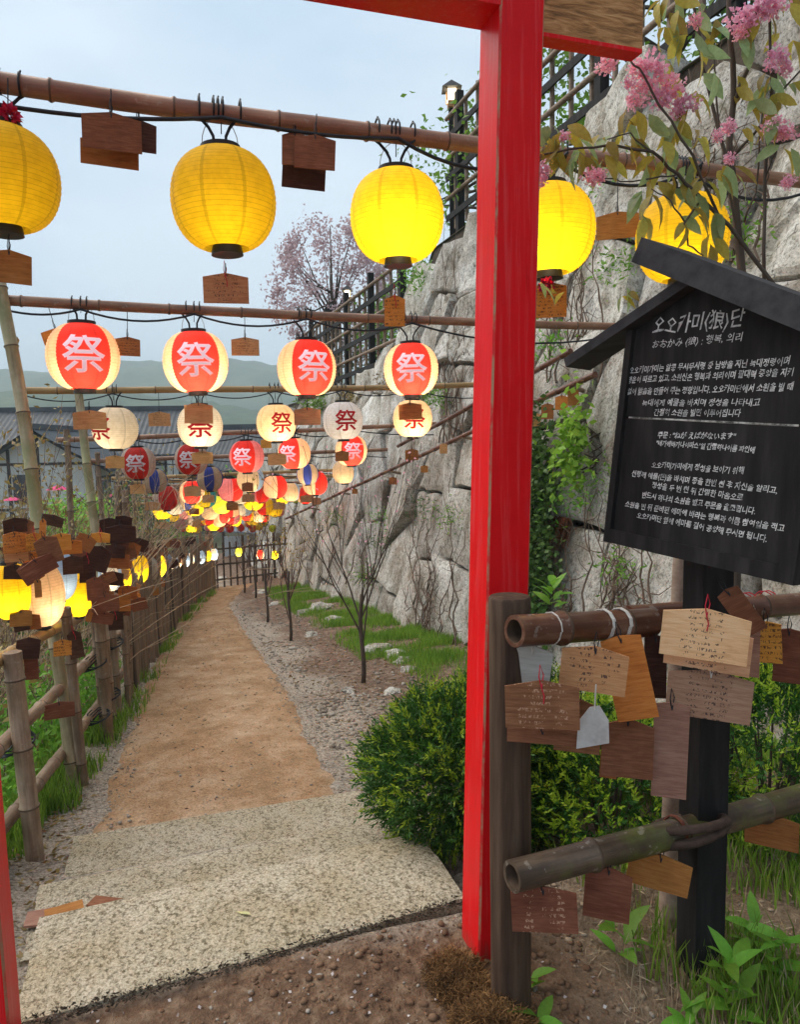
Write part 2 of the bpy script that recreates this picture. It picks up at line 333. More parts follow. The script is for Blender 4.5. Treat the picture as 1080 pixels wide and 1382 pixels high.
granite = m_granite(); path_m = m_path(); ground_m = m_ground(); stone_m = m_wallstone(); red_m = m_red()
worn_m = M('worn_red_edge', [(.62, .012, .014), (.60, .02, .02), (.42, .22, .13), (.30, .16, .09)], 6, (3, 3, 1.2), rough=.6, bmp=.3, bdist=.003, nr=.75)
bam_brown = m_bamboo('bamboo_brown', (.115, .055, .04), (.26, .135, .085), (.42, .26, .16), .42)
bam_tan = m_bamboo('bamboo_tan', (.22, .13, .05), (.36, .22, .09), (.48, .33, .17), .45)
bam_green = m_bamboo('bamboo_green_grey', (.15, .11, .06), (.31, .25, .15), (.48, .40, .28), .5, (.20, .20, .09))
bam_rail = m_bamboo('bamboo_rail', (.05, .018, .011), (.13, .052, .030), (.30, .165, .105), .30)
bam_moss = m_bamboo('bamboo_mossy', (.028, .017, .012), (.065, .043, .03), (.17, .115, .075), .36, (.11, .13, .025))
bam_old = m_bamboo('bamboo_old_post', (.09, .058, .038), (.22, .15, .10), (.42, .32, .23), .6)
bam_node = M('bamboo_joint', [(.05, .03, .02), (.14, .09, .06)], 20, rough=.6)
blackwood = M('black_stained_wood', [(.010, .009, .009), (.020, .018, .018), (.038, .034, .033)], 3, (7, 7, 1), rough=.72, bmp=.6, bdist=.004, spec=.15)
roofwood = M('black_roof_plank', [(.022, .022, .024), (.045, .044, .048), (.06, .058, .06)], 3, (1, 8, 8), rough=.7, bmp=.5, bdist=.003, spec=.2)
post_dark = M('dark_brown_round_post', [(.03, .017, .012), (.075, .045, .030), (.14, .09, .06)], 4, (9, 9, .6), spec=.15, rough=.7, bmp=.5, bdist=.004)
nuki_wood = M('weathered_orange_wood', [(.10, .045, .018), (.48, .22, .08), (.78, .44, .20)], 4, (1.0, 7, 14), rough=.75, bmp=.9, bdist=.008, dist=.7)
black_pl = M('black_plastic', [(.010, .010, .012), (.02, .02, .022)], 10, rough=.45, bmp=0)
cable_m = M('black_cable', [(.010, .012, .018), (.022, .024, .03)], 10, rough=.5, bmp=0)
wire_m = M('thin_wire', [(.15, .14, .13), (.3, .28, .26)], 10, rough=.4, bmp=0)
redcord = M('red_cord', [(.40, .008, .02), (.62, .03, .06)], 60, rough=.8)
whitecord = M('white_cord', [(.5, .45, .4), (.7, .65, .6)], 60, rough=.8)
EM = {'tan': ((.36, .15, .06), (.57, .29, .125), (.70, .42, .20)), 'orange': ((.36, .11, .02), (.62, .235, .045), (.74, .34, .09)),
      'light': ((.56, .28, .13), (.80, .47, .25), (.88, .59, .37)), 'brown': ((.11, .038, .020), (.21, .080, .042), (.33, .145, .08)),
      'mid': ((.20, .065, .018), (.36, .14, .04), (.46, .21, .07)), 'dark': ((.03, .014, .010), (.07, .032, .022), (.13, .065, .045)),
      'pink': ((.21, .10, .07), (.34, .18, .125), (.46, .28, .2)), 'grey': ((.30, .27, .24), (.42, .39, .36), (.52, .49, .45))}
ema_m = {k: m_wood('plaque_wood_' + k, *v) for k, v in EM.items()}
ema_w = {k: m_wood('written_plaque_' + k, *v, write=62, wcol=((.5, .3, .2) if k == 'brown' else (.03, .02, .03))) for k, v in EM.items()}
YEL, RED, CRM, WHT, BLU, TEA = (.80, .55, .012), (.70, .035, .025), (.76, .54, .34), (.74, .66, .56), (.06, .085, .40), (.05, .30, .40)
pap = {'y': m_paper('paper_yellow', YEL), 'r': m_paper('paper_red', RED), 'c': m_paper('paper_cream', CRM), 'w': m_paper('paper_white', WHT), 'b': m_paper('paper_blue', BLU),
       't': m_paper('paper_teal', TEA), 'p': m_paper('paper_pink', (.72, .25, .28)), 's': m_paper('paper_pale_blue', (.33, .45, .66)), 'g': m_paper('paper_grey_white', (.80, .78, .83)), 'l': m_paper('paper_lime', (.62, .66, .05))}
print_pink = m_paper('brushed_pale_pink', (.97, .80, .85), trans=.12)
print_red = m_paper('brushed_red', (.70, .012, .03))
bulb_m = m_emit('lit_bulb', (1, .78, .42), 14)
white_paint = M('white_marker_paint', [(.03, .03, .03), (.42, .42, .42), (.66, .65, .64), (.78, .77, .76)], 55, rough=.7, bmp=0)
bark = M('bark_dark', [(.055, .04, .032), (.12, .09, .07)], 18, (1, 1, .4), rough=.85, bmp=.6, bdist=.004)
bark_red = M('bark_reddish', [(.09, .05, .04), (.19, .11, .085)], 18, rough=.8)
straw = M('dry_straw', [(.26, .17, .10), (.42, .31, .2), (.55, .44, .32)], 12, rough=.85, var=0)
coir = M('coir_fibre', [(.06, .028, .012), (.20, .10, .036), (.42, .24, .10)], 11, rough=.9)

PATHM = Matrix((UU, -VV, ZZ)).transposed().to_4x4()      # local x = s (along the path), local y = -t
def loc(s, t, z): return Vector((s, -t, z))
def frame_to(a, b):
    """matrix with origin a and local X pointing at b"""
    a = Vector(a); b = Vector(b); x = (b - a).normalized(); up = ZZ if abs(x.z) < .95 else Vector((0, 1, 0))
    y = up.cross(x).normalized(); z = x.cross(y); m = Matrix((x, y, z)).transposed().to_4x4(); m.translation = a; return m, (b - a).length
def bamboo(name, a, b, r, mat, parent=None, node=.33, sag=0.0, seg=12, r2=None, hollow=False, wander=0.004):
    m, L = frame_to(a, b); r2 = r if r2 is None else r2
    pts, rad = [], []; ph = random.uniform(.1, node); xs = []
    x = 0.0; nodes = []
    k = ph
    while k < L: nodes.append(k); k += node * random.uniform(.85, 1.15)
    marks = [0.0] + [q for nd in nodes for q in (nd - .012, nd - .004, nd + .004, nd + .012) if 0.0 < q < L] + [L]
    step = .25
    for i, q in enumerate(marks):
        xs.append(q)
        if i + 1 < len(marks) and marks[i + 1] - q > step:
            c = int((marks[i + 1] - q) / step)
            xs += [q + (marks[i + 1] - q) * (j + 1) / (c + 1) for j in range(c)]
    seed = random.uniform(0, 99)
    for q in xs:
        f = q / L; rr = r + (r2 - r) * f
        for nd in nodes:
            if abs(q - nd) < .006: rr *= 1.13
            elif abs(q - nd) < .014: rr *= .985
        pts.append(Vector((q, noise.noise(Vector((q * .8, seed, 0))) * wander * 3, noise.noise(Vector((q * .8, 0, seed))) * wander * 3 - sag * 4 * f * (1 - f)))); rad.append(rr)
    mb = MB(); mb.tube(pts, rad, seg, caps=not hollow)
    for fi, f in enumerate(mb.f):
        if len(f) == 4:
            ring = fi // seg
            if ring < len(pts) - 1:
                xm = (pts[ring].x + pts[ring + 1].x) / 2
                if any(abs(xm - nd) < .0045 for nd in nodes): mb.m[fi] = 1
    if hollow:
        n0 = len(mb.v)
        mb.tube([(.09, 0, 0), (0.0, 0, 0)], [r * .6, r * .72], seg, 1, caps=False)
        n1 = n0 + seg                     # inner ring at x=0
        # rim
        import_ring = [i for i in range(seg)]
        mb2v = len(mb.v)
        a_ = [Vector(mb.v[i]) for i in import_ring]; a_ = [Vector((0, v.y, v.z)) for v in a_]
        mb.add(a_ + [Vector((0, v.y * .72, v.z * .72)) for v in a_], [(i, seg + i, seg + (i + 1) % seg, (i + 1) % seg) for i in range(seg)], 0)
        mb.add([Vector((.09, v.y * .6, v.z * .6)) for v in a_], [tuple(range(seg))], 1)
        endc = [Vector(mb.v[(len(pts) - 1) * seg + i]) for i in range(seg)]; mb.add(endc, [tuple(range(seg))], 0)
    o = mb.obj(name, [mat, bam_node], parent, smooth=True, sharp=50)
    if parent is None: o.matrix_world = m
    else: o.matrix_basis = parent.matrix_basis.inverted() @ m
    return o
def reparent(o, parent):
    o.matrix_basis = parent.matrix_basis.inverted() @ o.matrix_basis if True else o.matrix_basis
    o.parent = parent

# ================================================================== GROUND
def grid_mesh(name, ss, ts, hf, mats, skirt=None):
    ns, nt_ = len(ss), len(ts); V = np.zeros((ns * nt_, 3), np.float32)
    for i, s_ in enumerate(ss):
        for j, t_ in enumerate(ts):
            V[i * nt_ + j] = (s_, -t_, hf(s_, t_))
    I = np.arange(ns - 1)[:, None] * nt_ + np.arange(nt_ - 1)[None, :]
    Fc = np.stack([I, I + 1, I + nt_ + 1, I + nt_], -1).reshape(-1, 4)
    return np_mesh(name, V, Fc, mats, smooth=True)
ss = np.concatenate([np.arange(-4, 1.4, .2), np.arange(1.4, 5, .035), np.arange(5, 9, .07), np.arange(9, 26, .16)])
ts = np.concatenate([np.arange(-9, -2, .3), np.arange(-2, 3.4, .045), np.arange(3.4, 5.2, .3)])
g = link('ground', grid_mesh('ground', ss, ts, hgt, ground_m)); g.matrix_world = PATHM
prop(g, 'dark damp soil and gravel ground sloping beside the path', kind='structure')
# the wide land: one sheet to the horizon
land_m = M('far_land', [(.05, .065, .03), (.10, .10, .06), (.15, .13, .10)], .12, rough=.95, bmp=0)
xs = np.concatenate([[-900, -500, -250, -140], np.arange(-100, 101, 10), [140, 250, 500, 900]]).astype(float)
ys = np.concatenate([[-300, -120, -40, -10], np.arange(0, 200, 10), [230, 300, 450, 700, 1500]]).astype(float)
V = np.array([(x, y, -3.5 + .25 * noise.noise(Vector((x * .03, y * .03, 0)))) for y in ys for x in xs])
n_ = len(xs); I = (np.arange(len(ys) - 1)[:, None] * n_ + np.arange(n_ - 1)[None, :]); Fc = np.stack([I, I + 1, I + n_ + 1, I + n_], -1).reshape(-1, 4)
o = link('terrain', np_mesh('terrain', V, Fc, land_m, smooth=True)); prop(o, 'low valley land of the village beyond the path', kind='structure')

# ------------------------------------------------------------------ path sheet
_ps = [3.62, 4.07, 5.42, 8.15, 10.93, 15.45, 17.6]; _pl = [-.42, -.39, -.33, -.16, -.02, .62, 1.25]
_qs = [3.62, 4.95, 6.36, 10.17, 13.6, 16.26, 17.6]; _qr = [.92, .98, 1.07, 1.09, 1.14, 1.68, 2.2]
sp = np.arange(3.66, 17.4, .08); NT = 22; V = []
for s_ in sp:
    l = np.interp(s_, _ps, _pl) + .05 * noise.noise(Vector((s_ * 2.5, 9, 0))) + .05 * noise.noise(Vector((s_ * 11, 9, 3))); r = np.interp(s_, _qs, _qr) + .05 * noise.noise(Vector((s_ * 2.5, 19, 0))) + .05 * noise.noise(Vector((s_ * 11, 19, 3)))
    for j in range(NT + 1):
        f = j / NT; t_ = l + (r - l) * f; e = min(f, 1 - f) * NT
        V.append((s_, -t_, hgt(s_, t_) + (.022 if e >= 1 else -.01) + .012 * noise.noise(Vector((s_ * 9, t_ * 9, 5))) + .010 * noise.noise(Vector((s_ * 3, t_ * 3, 8)))))
I = np.arange(len(sp) - 1)[:, None] * (NT + 1) + np.arange(NT)[None, :]
Fc = np.stack([I, I + 1, I + NT + 2, I + NT + 1], -1).reshape(-1, 4)
o = link('path', np_mesh('path', V, Fc, path_m, smooth=True)); o.matrix_world = PATHM; prop(o, 'packed tan earth path curving away between fence and wall', kind='structure')

# ------------------------------------------------------------------ granite steps
def slab(s0, s1, s0b, s1b, t0, t1, ztop, label):
    mb = MB(); nS, nT_ = 7, 34; th = .15; top = {}
    for i in range(nS + 1):
        for j in range(nT_ + 1):
            fj = j / nT_; a = s0 + (s0b - s0) * fj; b = s1 + (s1b - s1) * fj; fi = i / nS
            s_ = a + (b - a) * fi; t_ = t0 + (t1 - t0) * fj; z = ztop
            edge = i in (0, nS) or j in (0, nT_)
            s_ += noise.noise(Vector((t_ * 9, s_ * 3, ztop * 20))) * (.005 if edge else 0); z += noise.noise(Vector((s_ * 6, t_ * 6, 2))) * .0015 - (.007 if edge else 0)
            if edge and j in (0, nT_): t_ += noise.noise(Vector((s_ * 9, 7, ztop))) * .012
            top[i, j] = len(mb.v); mb.v.append(tuple(loc(s_, t_, z)))
    for i in range(nS):
        for j in range(nT_): mb.f.append((top[i, j], top[i, j + 1], top[i + 1, j + 1], top[i + 1, j])); mb.m.append(0)
    per = [top[0, j] for j in range(nT_ + 1)] + [top[i, nT_] for i in range(1, nS + 1)] + [top[nS, j] for j in range(nT_ - 1, -1, -1)] + [top[i, 0] for i in range(nS - 1, 0, -1)]
    n0 = len(mb.v)
    for q in per: v = Vector(mb.v[q]); mb.v.append((v.x + random.uniform(-.006, .006), v.y, v.z - .012)); 
    n1 = len(mb.v)
    for q in per: v = Vector(mb.v[q]); mb.v.append((v.x, v.y, v.z - th))
    L = len(per)
    for k in range(L):
        k2 = (k + 1) % L; mb.f.append((per[k2], per[k], n0 + k, n0 + k2)); mb.f.append((n0 + k2, n0 + k, n1 + k, n1 + k2)); mb.m += [0, 0]
    o = mb.obj('granite_step', granite, smooth=True, sharp=40); o.matrix_world = PATHM
    return prop(o, label, 'stone step', 'granite steps leading down to the path')
slab(2.16, 2.66, 2.27, 2.74, -.455, .955, 0.012, 'widest speckled granite step, at the foot of the red gate')
slab(2.64, 3.10, 2.72, 3.14, -.52, .975, -.118, 'middle speckled granite step with broken plaques on its end')
slab(3.08, 3.72, 3.12, 3.70, -.47, .94, -.25, 'lowest granite step, where the tan path begins')

# ================================================================== STONE WALL
def wall_t(z): return 2.95 + .235 * (z + .8)
def wall_top(s): return float(np.interp(s, [-5, 11.5, 12.0, 13, 16, 19, 24], [4.85, 4.8, 3.3, 2.95, 2.9, 2.9, 2.9]))
wall_n = (VV * -1 + ZZ * .235).normalized()
wall_root = empty('stone_wall', W(3, 3, -.8), 'tall battered retaining wall of rough fitted grey boulders', 'retaining wall')
wm_inv = wall_root.matrix_basis.inverted()
seeds = []; cell_s, cell_z = 1.15, .86; rowi = 0; z = -2.9
while z < 5.4:
    s_ = -4.5 + (rowi % 2) * cell_s * .5
    while s_ < 24:
        q = (s_ + random.uniform(-.33, .33), z + random.uniform(-.24, .24) + .15 * math.sin(s_ * .8))
        seeds.append(q); s_ += cell_s * random.uniform(.78, 1.25)
    z += cell_z * random.uniform(.85, 1.1); rowi += 1
def clip(poly, nx, nz, c):
    out_ = []
    for i in range(len(poly)):
        a, b = poly[i], poly[(i + 1) % len(poly)]; da = a[0] * nx + a[1] * nz - c; db = b[0] * nx + b[1] * nz - c
        if da <= 0: out_.append(a)
        if (da < 0 < db) or (db < 0 < da): f = da / (da - db); out_.append((a[0] + (b[0] - a[0]) * f, a[1] + (b[1] - a[1]) * f))
    return out_
def wpos(s_, z_, off=0.0): return W(s_, wall_t(z_), z_) + wall_n * off
n_st = 0
for q in seeds:
    if q[1] > wall_top(q[0]) - .05 or q[1] < base_z(max(q[0], 3)) - .45: continue
    if q[0] < .2: continue
    poly = [(q[0] - 1.6, q[1] - 1.3), (q[0] + 1.6, q[1] - 1.3), (q[0] + 1.6, q[1] + 1.3), (q[0] - 1.6, q[1] + 1.3)]
    for p_ in seeds:
        dx, dz = p_[0] - q[0], p_[1] - q[1]
        if (dx or dz) and abs(dx) < 3 and abs(dz) < 2.6:
            L = math.hypot(dx, dz); mid = ((p_[0] + q[0]) / 2, (p_[1] + q[1]) / 2)
            poly = clip(poly, dx / L, dz / L, (mid[0] * dx + mid[1] * dz) / L - random.uniform(.008, .028))
    poly = clip(poly, 0, 1, wall_top(q[0]) + random.uniform(-.06, .06))
    if len(poly) < 3: continue
    # fine perimeter
    per = []
    seg_len = .13 if q[0] < 9 else .22
    for i in range(len(poly)):
        a, b = poly[i], poly[(i + 1) % len(poly)]; L = math.hypot(b[0] - a[0], b[1] - a[1])
        if L < .03: continue
        c = max(1, int(L / seg_len))
        for j in range(c):
            f = j / c; x, y = a[0] + (b[0] - a[0]) * f, a[1] + (b[1] - a[1]) * f
            x += noise.noise(Vector((x * 5, y * 5, 0))) * .055; y += noise.noise(Vector((x * 5, y * 5, 9))) * .055; per.append((x, y))
    n = len(per); cx = sum(p_[0] for p_ in per) / n; cy = sum(p_[1] for p_ in per) / n
    tilt = (random.uniform(-.16, .16), random.uniform(-.12, .12)); b0 = random.uniform(-.02, .08)
    mb = MB(); cen = wpos(cx, cy); upf = max(0, min(1, (cy - .9) / 2.2))
    rings = [(1.0, -.38), (1.0, -.045), (.982, .0), (.9, .014), (.76, .02), (.6, .022), (.42, .022), (.2, .022)]
    for sc, off in rings:
        for (x, y) in per:
            X, Y = cx + (x - cx) * sc, cy + (y - cy) * sc
            d = off
            if off > -.05:
                d += b0 + tilt[0] * (X - cx) + tilt[1] * (Y - cy)
                rid = 1 - abs(noise.noise(Vector((X * 1.7, Y * 1.7, q[0])))) * 2
                d += noise.noise(Vector((X * 2.2 + Y, Y * 2.8, 4))) * (.035 + upf * .035) + noise.noise(Vector((X * 6.5 + Y * 3, Y * 7.5, 2))) * (.014 + .022 * upf) + max(0, rid - .78) * (-.05 - .12 * upf)
                vc = noise.voronoi(Vector((X * 2.3 + .3 * Y, Y * 2.0, 7)))[0]; d += (vc[1] - vc[0]) * (.008 + .035 * upf)
            mb.v.append(tuple(wpos(X, Y, d) - cen))
    ci = len(mb.v); mb.v.append(tuple(wpos(cx, cy, .025 + b0) - cen))
    for r in range(len(rings) - 1):
        for k in range(n):
            k2 = (k + 1) % n; mb.f.append((r * n + k, (r + 1) * n + k, (r + 1) * n + k2, r * n + k2)); mb.m.append(0)
    for k in range(n): mb.f.append(((len(rings) - 1) * n + k, ci, (len(rings) - 1) * n + (k + 1) % n)); mb.m.append(0)
    o = mb.obj('stone', stone_m, wall_root, smooth=True, sharp=24); o.location = wm_inv @ cen; n_st += 1
joint_m = M('dark_joint_soil', [(.035, .025, .018), (.08, .06, .04)], 5, rough=1, bmp=.8, bdist=.05)
core = MB(); cs = [-5 + i * .5 for i in range(60)]
for s_ in cs:
    zt = wall_top(s_) - .05
    core.v += [tuple(wm_inv @ wpos(s_, -3.4, -.16)), tuple(wm_inv @ wpos(s_, zt, -.16)), tuple(wm_inv @ (wpos(s_, zt, -.9)))]
for i in range(len(cs) - 1):
    for k in range(2): core.f.append((i * 3 + k, i * 3 + k + 1, i * 3 + 4 + k, i * 3 + 3 + k)); core.m.append(0)
core.obj('packed_core', joint_m, wall_root)
# embankment behind the wall top
emb_m = M('embankment_turf', [(.03, .045, .015), (.06, .08, .03), (.12, .10, .06)], 2.5, rough=1, bmp=.8, bdist=.08)
mb = MB(); dts = [.1, .5, 1.2, 3, 8, 20, 45]
for s_ in cs:
    for k, dt in enumerate(dts):
        zt = wall_top(s_); mb.v.append(tuple(W(s_, wall_t(zt) + dt, zt - .14 + (.10 * noise.noise(Vector((s_, dt * 3, 0))) if k else 0) + min(1.2, .12 * dt))))
n = len(dts)
for i in range(len(cs) - 1):
    for k in range(n - 1): mb.f.append((i * n + k, i * n + k + 1, (i + 1) * n + k + 1, (i + 1) * n + k)); mb.m.append(0)
e0 = len(mb.v); mb.f.append(tuple([(len(cs) - 1) * n + k for k in range(n)] + [e0 + 1, e0])); mb.m.append(0)
mb.v.append(tuple(W(cs[-1], wall_t(1.6), -4))); mb.v.append(tuple(W(cs[-1], wall_t(1.6) + 45, -4)))
o = mb.obj('embankment', emb_m); prop(o, 'earth terrace held up by the stone wall', kind='structure')

# ================================================================== TORII GATE
torii = empty('torii_gate', W(2.03, .935, 0), 'red painted wooden gate frame with one unpainted beam end', 'torii gate')
ti = torii.matrix_basis.inverted(); TL = 'torii'
def post_mesh(pb, pt, w, name, tw=0):
    """square post with softened arrises from pb to pt (centre of the section)"""
    mb = MB(); ch = .006; N = 26; prof = []
    h = w / 2
    for sx, sy in ((1, 1), (-1, 1), (-1, -1), (1, -1)):
        a = (sx * h, sy * (h - ch)); b = (sx * (h - ch), sy * h); prof += [a, b] if (sx * sy > 0) else [b, a]
    for i in range(N + 1):
        f = i / N; c = Vector(pb).lerp(Vector(pt), f)
        for (x, y) in prof:
            q = c + UU * x + VV * y; q += (UU * noise.noise(q * 2.3 + Vector((0, 0, 3))) + VV * noise.noise(q * 2.1)) * .002; mb.v.append(tuple(ti @ q))
    for i in range(N):
        for k in range(8): mb.f.append((i * 8 + k, i * 8 + (k + 1) % 8, (i + 1) * 8 + (k + 1) % 8, (i + 1) * 8 + k)); mb.m.append(1 if k % 2 == 0 else 0)
    mb.f.append(tuple(range(8))); mb.f.append(tuple(N * 8 + k for k in range(8))[::-1]); mb.m += [0, 0]
    o = mb.obj(name, [red_m, worn_m], torii); return o
pw = .138
corner_b = G(646, 1302, .0); sb, tb = st(corner_b); corner_t = S(674.5, 60, sb); _, tt_ = st(corner_t); zt = corner_t.z
dtdz = (tt_ - tb) / zt
post_mesh(W(sb + pw / 2, tb + pw / 2 - .05 * dtdz, -.06), W(sb + pw / 2, tb + pw / 2 + 3.35 * dtdz, 3.35), pw, 'post')
# left post: its right edge seen from (10,1150) to (28,1382)
lp0 = S(29, 1382, sb + pw); lp1 = S(10, 1150, sb + pw); tl0 = st(lp0)[1]; sl_ = (st(lp1)[1] - tl0) / (lp1.z - lp0.z)
post_mesh(W(sb + pw / 2, tl0 - pw / 2 - (lp0.z + .06) * sl_, -.06), W(sb + pw / 2, tl0 - pw / 2 + (3.35 - lp0.z) * sl_, 3.35), pw, 'post')
# beam: back bottom edge through (648,40), slope .18
zb_ = S(648, 40, sb + pw).z; zr_ = S(733, 57, sb + pw).z
mb = MB(); tl_ = tl0 + sl_ * 2.7 - .5; tr_ = tb + pw / 2 + dtdz * 3
bz = (zb_ + zr_) / 2
mb.box(ti @ W(sb + pw / 2, (tl_ + tr_) / 2, bz + .08), (pw - .006, tr_ - tl_, .16), (UU, VV, ZZ)); mb.obj('tie_beam', red_m, torii)
te = st(S(862, 72, sb + pw * .75))[1]
mb = MB(); a0, a1 = tr_ + pw / 2 - .02, te
mb.box(ti @ W(sb + pw * .80, (a0 + a1) / 2, bz + .075), (pw * .40, a1 - a0, .17), (UU, VV, ZZ))
o = mb.obj('beam_end', nuki_wood, torii); o['label'] = 'unpainted brown beam end with deep grain'
mb = MB(); mb.box(ti @ W(sb + pw * .80, (a0 + a1) / 2 - .001, bz - .011), (pw * .405, a1 - a0, .012), (UU, VV, ZZ)); mb.obj('red_painted_underside', red_m, torii)
mb = MB(); mb.box(ti @ W(sb + pw / 2, (tl_ - .3 + te + .4) / 2, 3.42), (.20, te + .7 - tl_, .14), (UU, VV, ZZ)); mb.obj('top_beam', red_m, torii)

# ================================================================== LANTERNS
def lantern_meshes():
    NU, NR = 40, 24; out_ = {}
    def prof(v):                                        # v 0..1 bottom to top, unit radius .5 ; flattened globe
        a = (v - .5) * math.pi * .80; c = math.cos(a); return .5 * (abs(c) ** .72), .455 * math.sin(a) / math.sin(.4 * math.pi)
    for kind, pans in {'yellow': 'y', 'redcream': 'rcrc', 'white': 'w', 'cream': 'c', 'grey': 'g', 'bluewhite': 'bcbcbcbc', 'redpink': 'rprp', 'redwhite': 'rwrw', 'tealyellow': 'ytyt', 'pinkwhite': 'pwpw', 'redyellow': 'ryry', 'paleblue': 's', 'whiteblue': 'wsws', 'lime': 'l', 'creamblue': 'csbc'}.items():
        mats = sorted(set(pans)); V = []; Fc = []; mi = []; uv = []
        NV = NR * 2
        for i in range(NV + 1):
            v = i / NV; r, z = prof(v); r *= 1 + (.012 if i % 2 else -.012)
            for k in range(NU):
                a = 2 * math.pi * k / NU; sc = 1 - .008 * abs(math.cos(4 * a + math.pi / 2 * 0)) ** 6
                V.append((r * sc * math.sin(a), -r * sc * math.cos(a), z))
        for i in range(NV):
            for k in range(NU):
                k2 = (k + 1) % NU; Fc.append((i * NU + k, i * NU + k2, (i + 1) * NU + k2, (i + 1) * NU + k))
                ph = ((k + .5) / NU + .5 / len(pans)) % 1.0; mi.append(mats.index(pans[int(ph * len(pans)) % len(pans)]))
                for (kk, ii) in ((k, i), (k + 1, i), (k + 1, i + 1), (k, i + 1)): uv.append((kk / NU + .5 / 8, ii / NV))
        me = np_mesh('shade_' + kind, V, Fc, [pap[m_] for m_ in mats], mi, smooth=True)
        ul = me.uv_layers.new(name='UVMap'); ul.data.foreach_set('uv', np.array(uv, np.float32).ravel())
        out_[kind] = me
    return out_, prof
LM, lprof = lantern_meshes()
def ring_mesh(name, r, h, taper=1.0):
    mb = MB(); n = 28; pr = [(r, 0), (r * taper, h), (r * taper * .86, h), (r * .86, h * .3), (0.0001, h * .3)]
    pr = [(0.0001, 0)] + pr
    for (rr, z) in pr:
        for k in range(n): a = 2 * math.pi * k / n; mb.v.append((rr * math.cos(a), rr * math.sin(a), z))
    for i in range(len(pr) - 1):
        for k in range(n): mb.f.append((i * n + k, i * n + (k + 1) % n, (i + 1) * n + (k + 1) % n, (i + 1) * n + k)); mb.m.append(0)
    return mb.mesh(name, black_pl, smooth=True, sharp=40)
ring_top = ring_mesh('ring_top', .19, .07); ring_bot = ring_mesh('ring_bottom', .155, .085, .9)
def wire_loop():
    mb = MB()
    mb.tube([(.17 * math.cos(a), 0, .52 + .25 * math.sin(a)) for a in [math.pi * i / 10 for i in range(11)]], .004, 4); return mb.mesh('hanging_wire', wire_m)
wire_me = wire_loop()
mb = MB(); 
for sx in (-1, 1): mb.tube([(sx * .055, 0, .50), (sx * .06, 0, .60), (sx * .10, .0, .68), (sx * .17, 0, .76), (sx * .21, 0, .79)], .016, 6)
cordpair_me = mb.mesh('feed_cord', cable_m, smooth=True)
bm = bmesh.new(); bmesh.ops.create_uvsphere(bm, u_segments=10, v_segments=8, radius=.055); bulb_me = D.meshes.new('bulb'); bm.to_mesh(bulb_me); bm.free(); bulb_me.materials.append(bulb_m)

def text_mesh(body, bold=.03, res=2):
    c = D.curves.new('tmp', 'FONT'); c.body = body; c.offset = bold; c.resolution_u = res; c.align_x = 'LEFT'
    o = D.objects.new('tmp', c); COL.objects.link(o); dg = bpy.context.evaluated_depsgraph_get(); me = D.meshes.new_from_object(o.evaluated_get(dg))
    D.objects.remove(o); D.curves.remove(c)
    bm = bmesh.new(); bm.from_mesh(me); D.meshes.remove(me); bmesh.ops.triangulate(bm, faces=bm.faces[:]); return bm
def kanji_mesh(mat, name, size=.52):
    bm = text_mesh('祭', .014, 2)
    xs = [v.co.x for v in bm.verts]; ys = [v.co.y for v in bm.verts]; cx, cy = (min(xs) + max(xs)) / 2, (min(ys) + max(ys)) / 2; k = size / (max(ys) - min(ys))
    for v in bm.verts: v.co.x = (v.co.x - cx) * k * 1.05; v.co.y = (v.co.y - cy) * k; v.co.z = 0
    for it in range(7):
        es = [e for e in bm.edges if e.calc_length() > .03]
        if not es: break
        bmesh.ops.subdivide_edges(bm, edges=es, cuts=1, use_grid_fill=False); bmesh.ops.triangulate(bm, faces=bm.faces[:])
    for v in bm.verts:
        x, y = v.co.x, v.co.y; vv = .5 + math.asin(max(-.99, min(.99, y * math.sin(.4 * math.pi) / .455))) / (math.pi * .8); r, z = lprof(vv)
        a = x / r; r += .016; v.co = Vector((r * math.sin(a), -r * math.cos(a), z))
    me = D.meshes.new(name); bm.to_mesh(me); bm.free(); me.materials.append(mat); return me
_m, _n = new_mat('brushed_pink_added_glow'); _p = principled(_n, (.95, .72, .78), .6); _p.inputs['Emission Color'].default_value = (.95, .55, .62, 1); _p.inputs['Emission Strength'].default_value = .16  # emission stands in for bulb light coming through the print
kan_pink = kanji_mesh(print_pink, 'festival_character'); kan_glow = kan_pink.copy(); kan_glow.materials[0] = _m
kan_red = kanji_mesh(print_red, 'festival_character_red')

ORD = ['first', 'second', 'third', 'fourth', 'fifth', 'sixth', 'seventh', 'eighth', 'ninth', 'tenth', 'eleventh', 'twelfth']
def lantern(p, diam, kind, label, group, face=0.0, lit=0.0, kanji=None, detail=2, tilt=0.0, light=True):
    """p = centre; face = yaw of the printed side relative to looking at the camera"""
    d = (CAM - p); yaw = math.atan2(d.x, -d.y) + face
    o = empty('paper_lantern', p, label, 'lantern', group, rot=(tilt, random.uniform(-.03, .03), yaw)); o.scale = (diam,) * 3
    link('shade', LM[kind], o)
    link('top_ring', ring_top, o, loc=(0, 0, .435)); link('bottom_ring', ring_bot, o, loc=(0, 0, -.515))
    if detail > 1: link('hanging_wire', wire_me, o)
    if detail > 0: link('feed_cord', cordpair_me, o)
    if kanji: link('festival_character', (kan_glow if lit > 0 else kan_pink) if kanji == 'pink' else kan_red, o)
    if lit > 0 and light:
        link('bulb', bulb_me, o, loc=(0, -.08, -.16))
        l = D.lights.new('bulb_light', 'POINT'); l.energy = lit; l.color = (1.0, .84, .58); l.shadow_soft_size = .03
        lo = D.objects.new('bulb_light', l); COL.objects.link(lo); lo.parent = o; lo.location = (0, -.16, -.20)
    return o

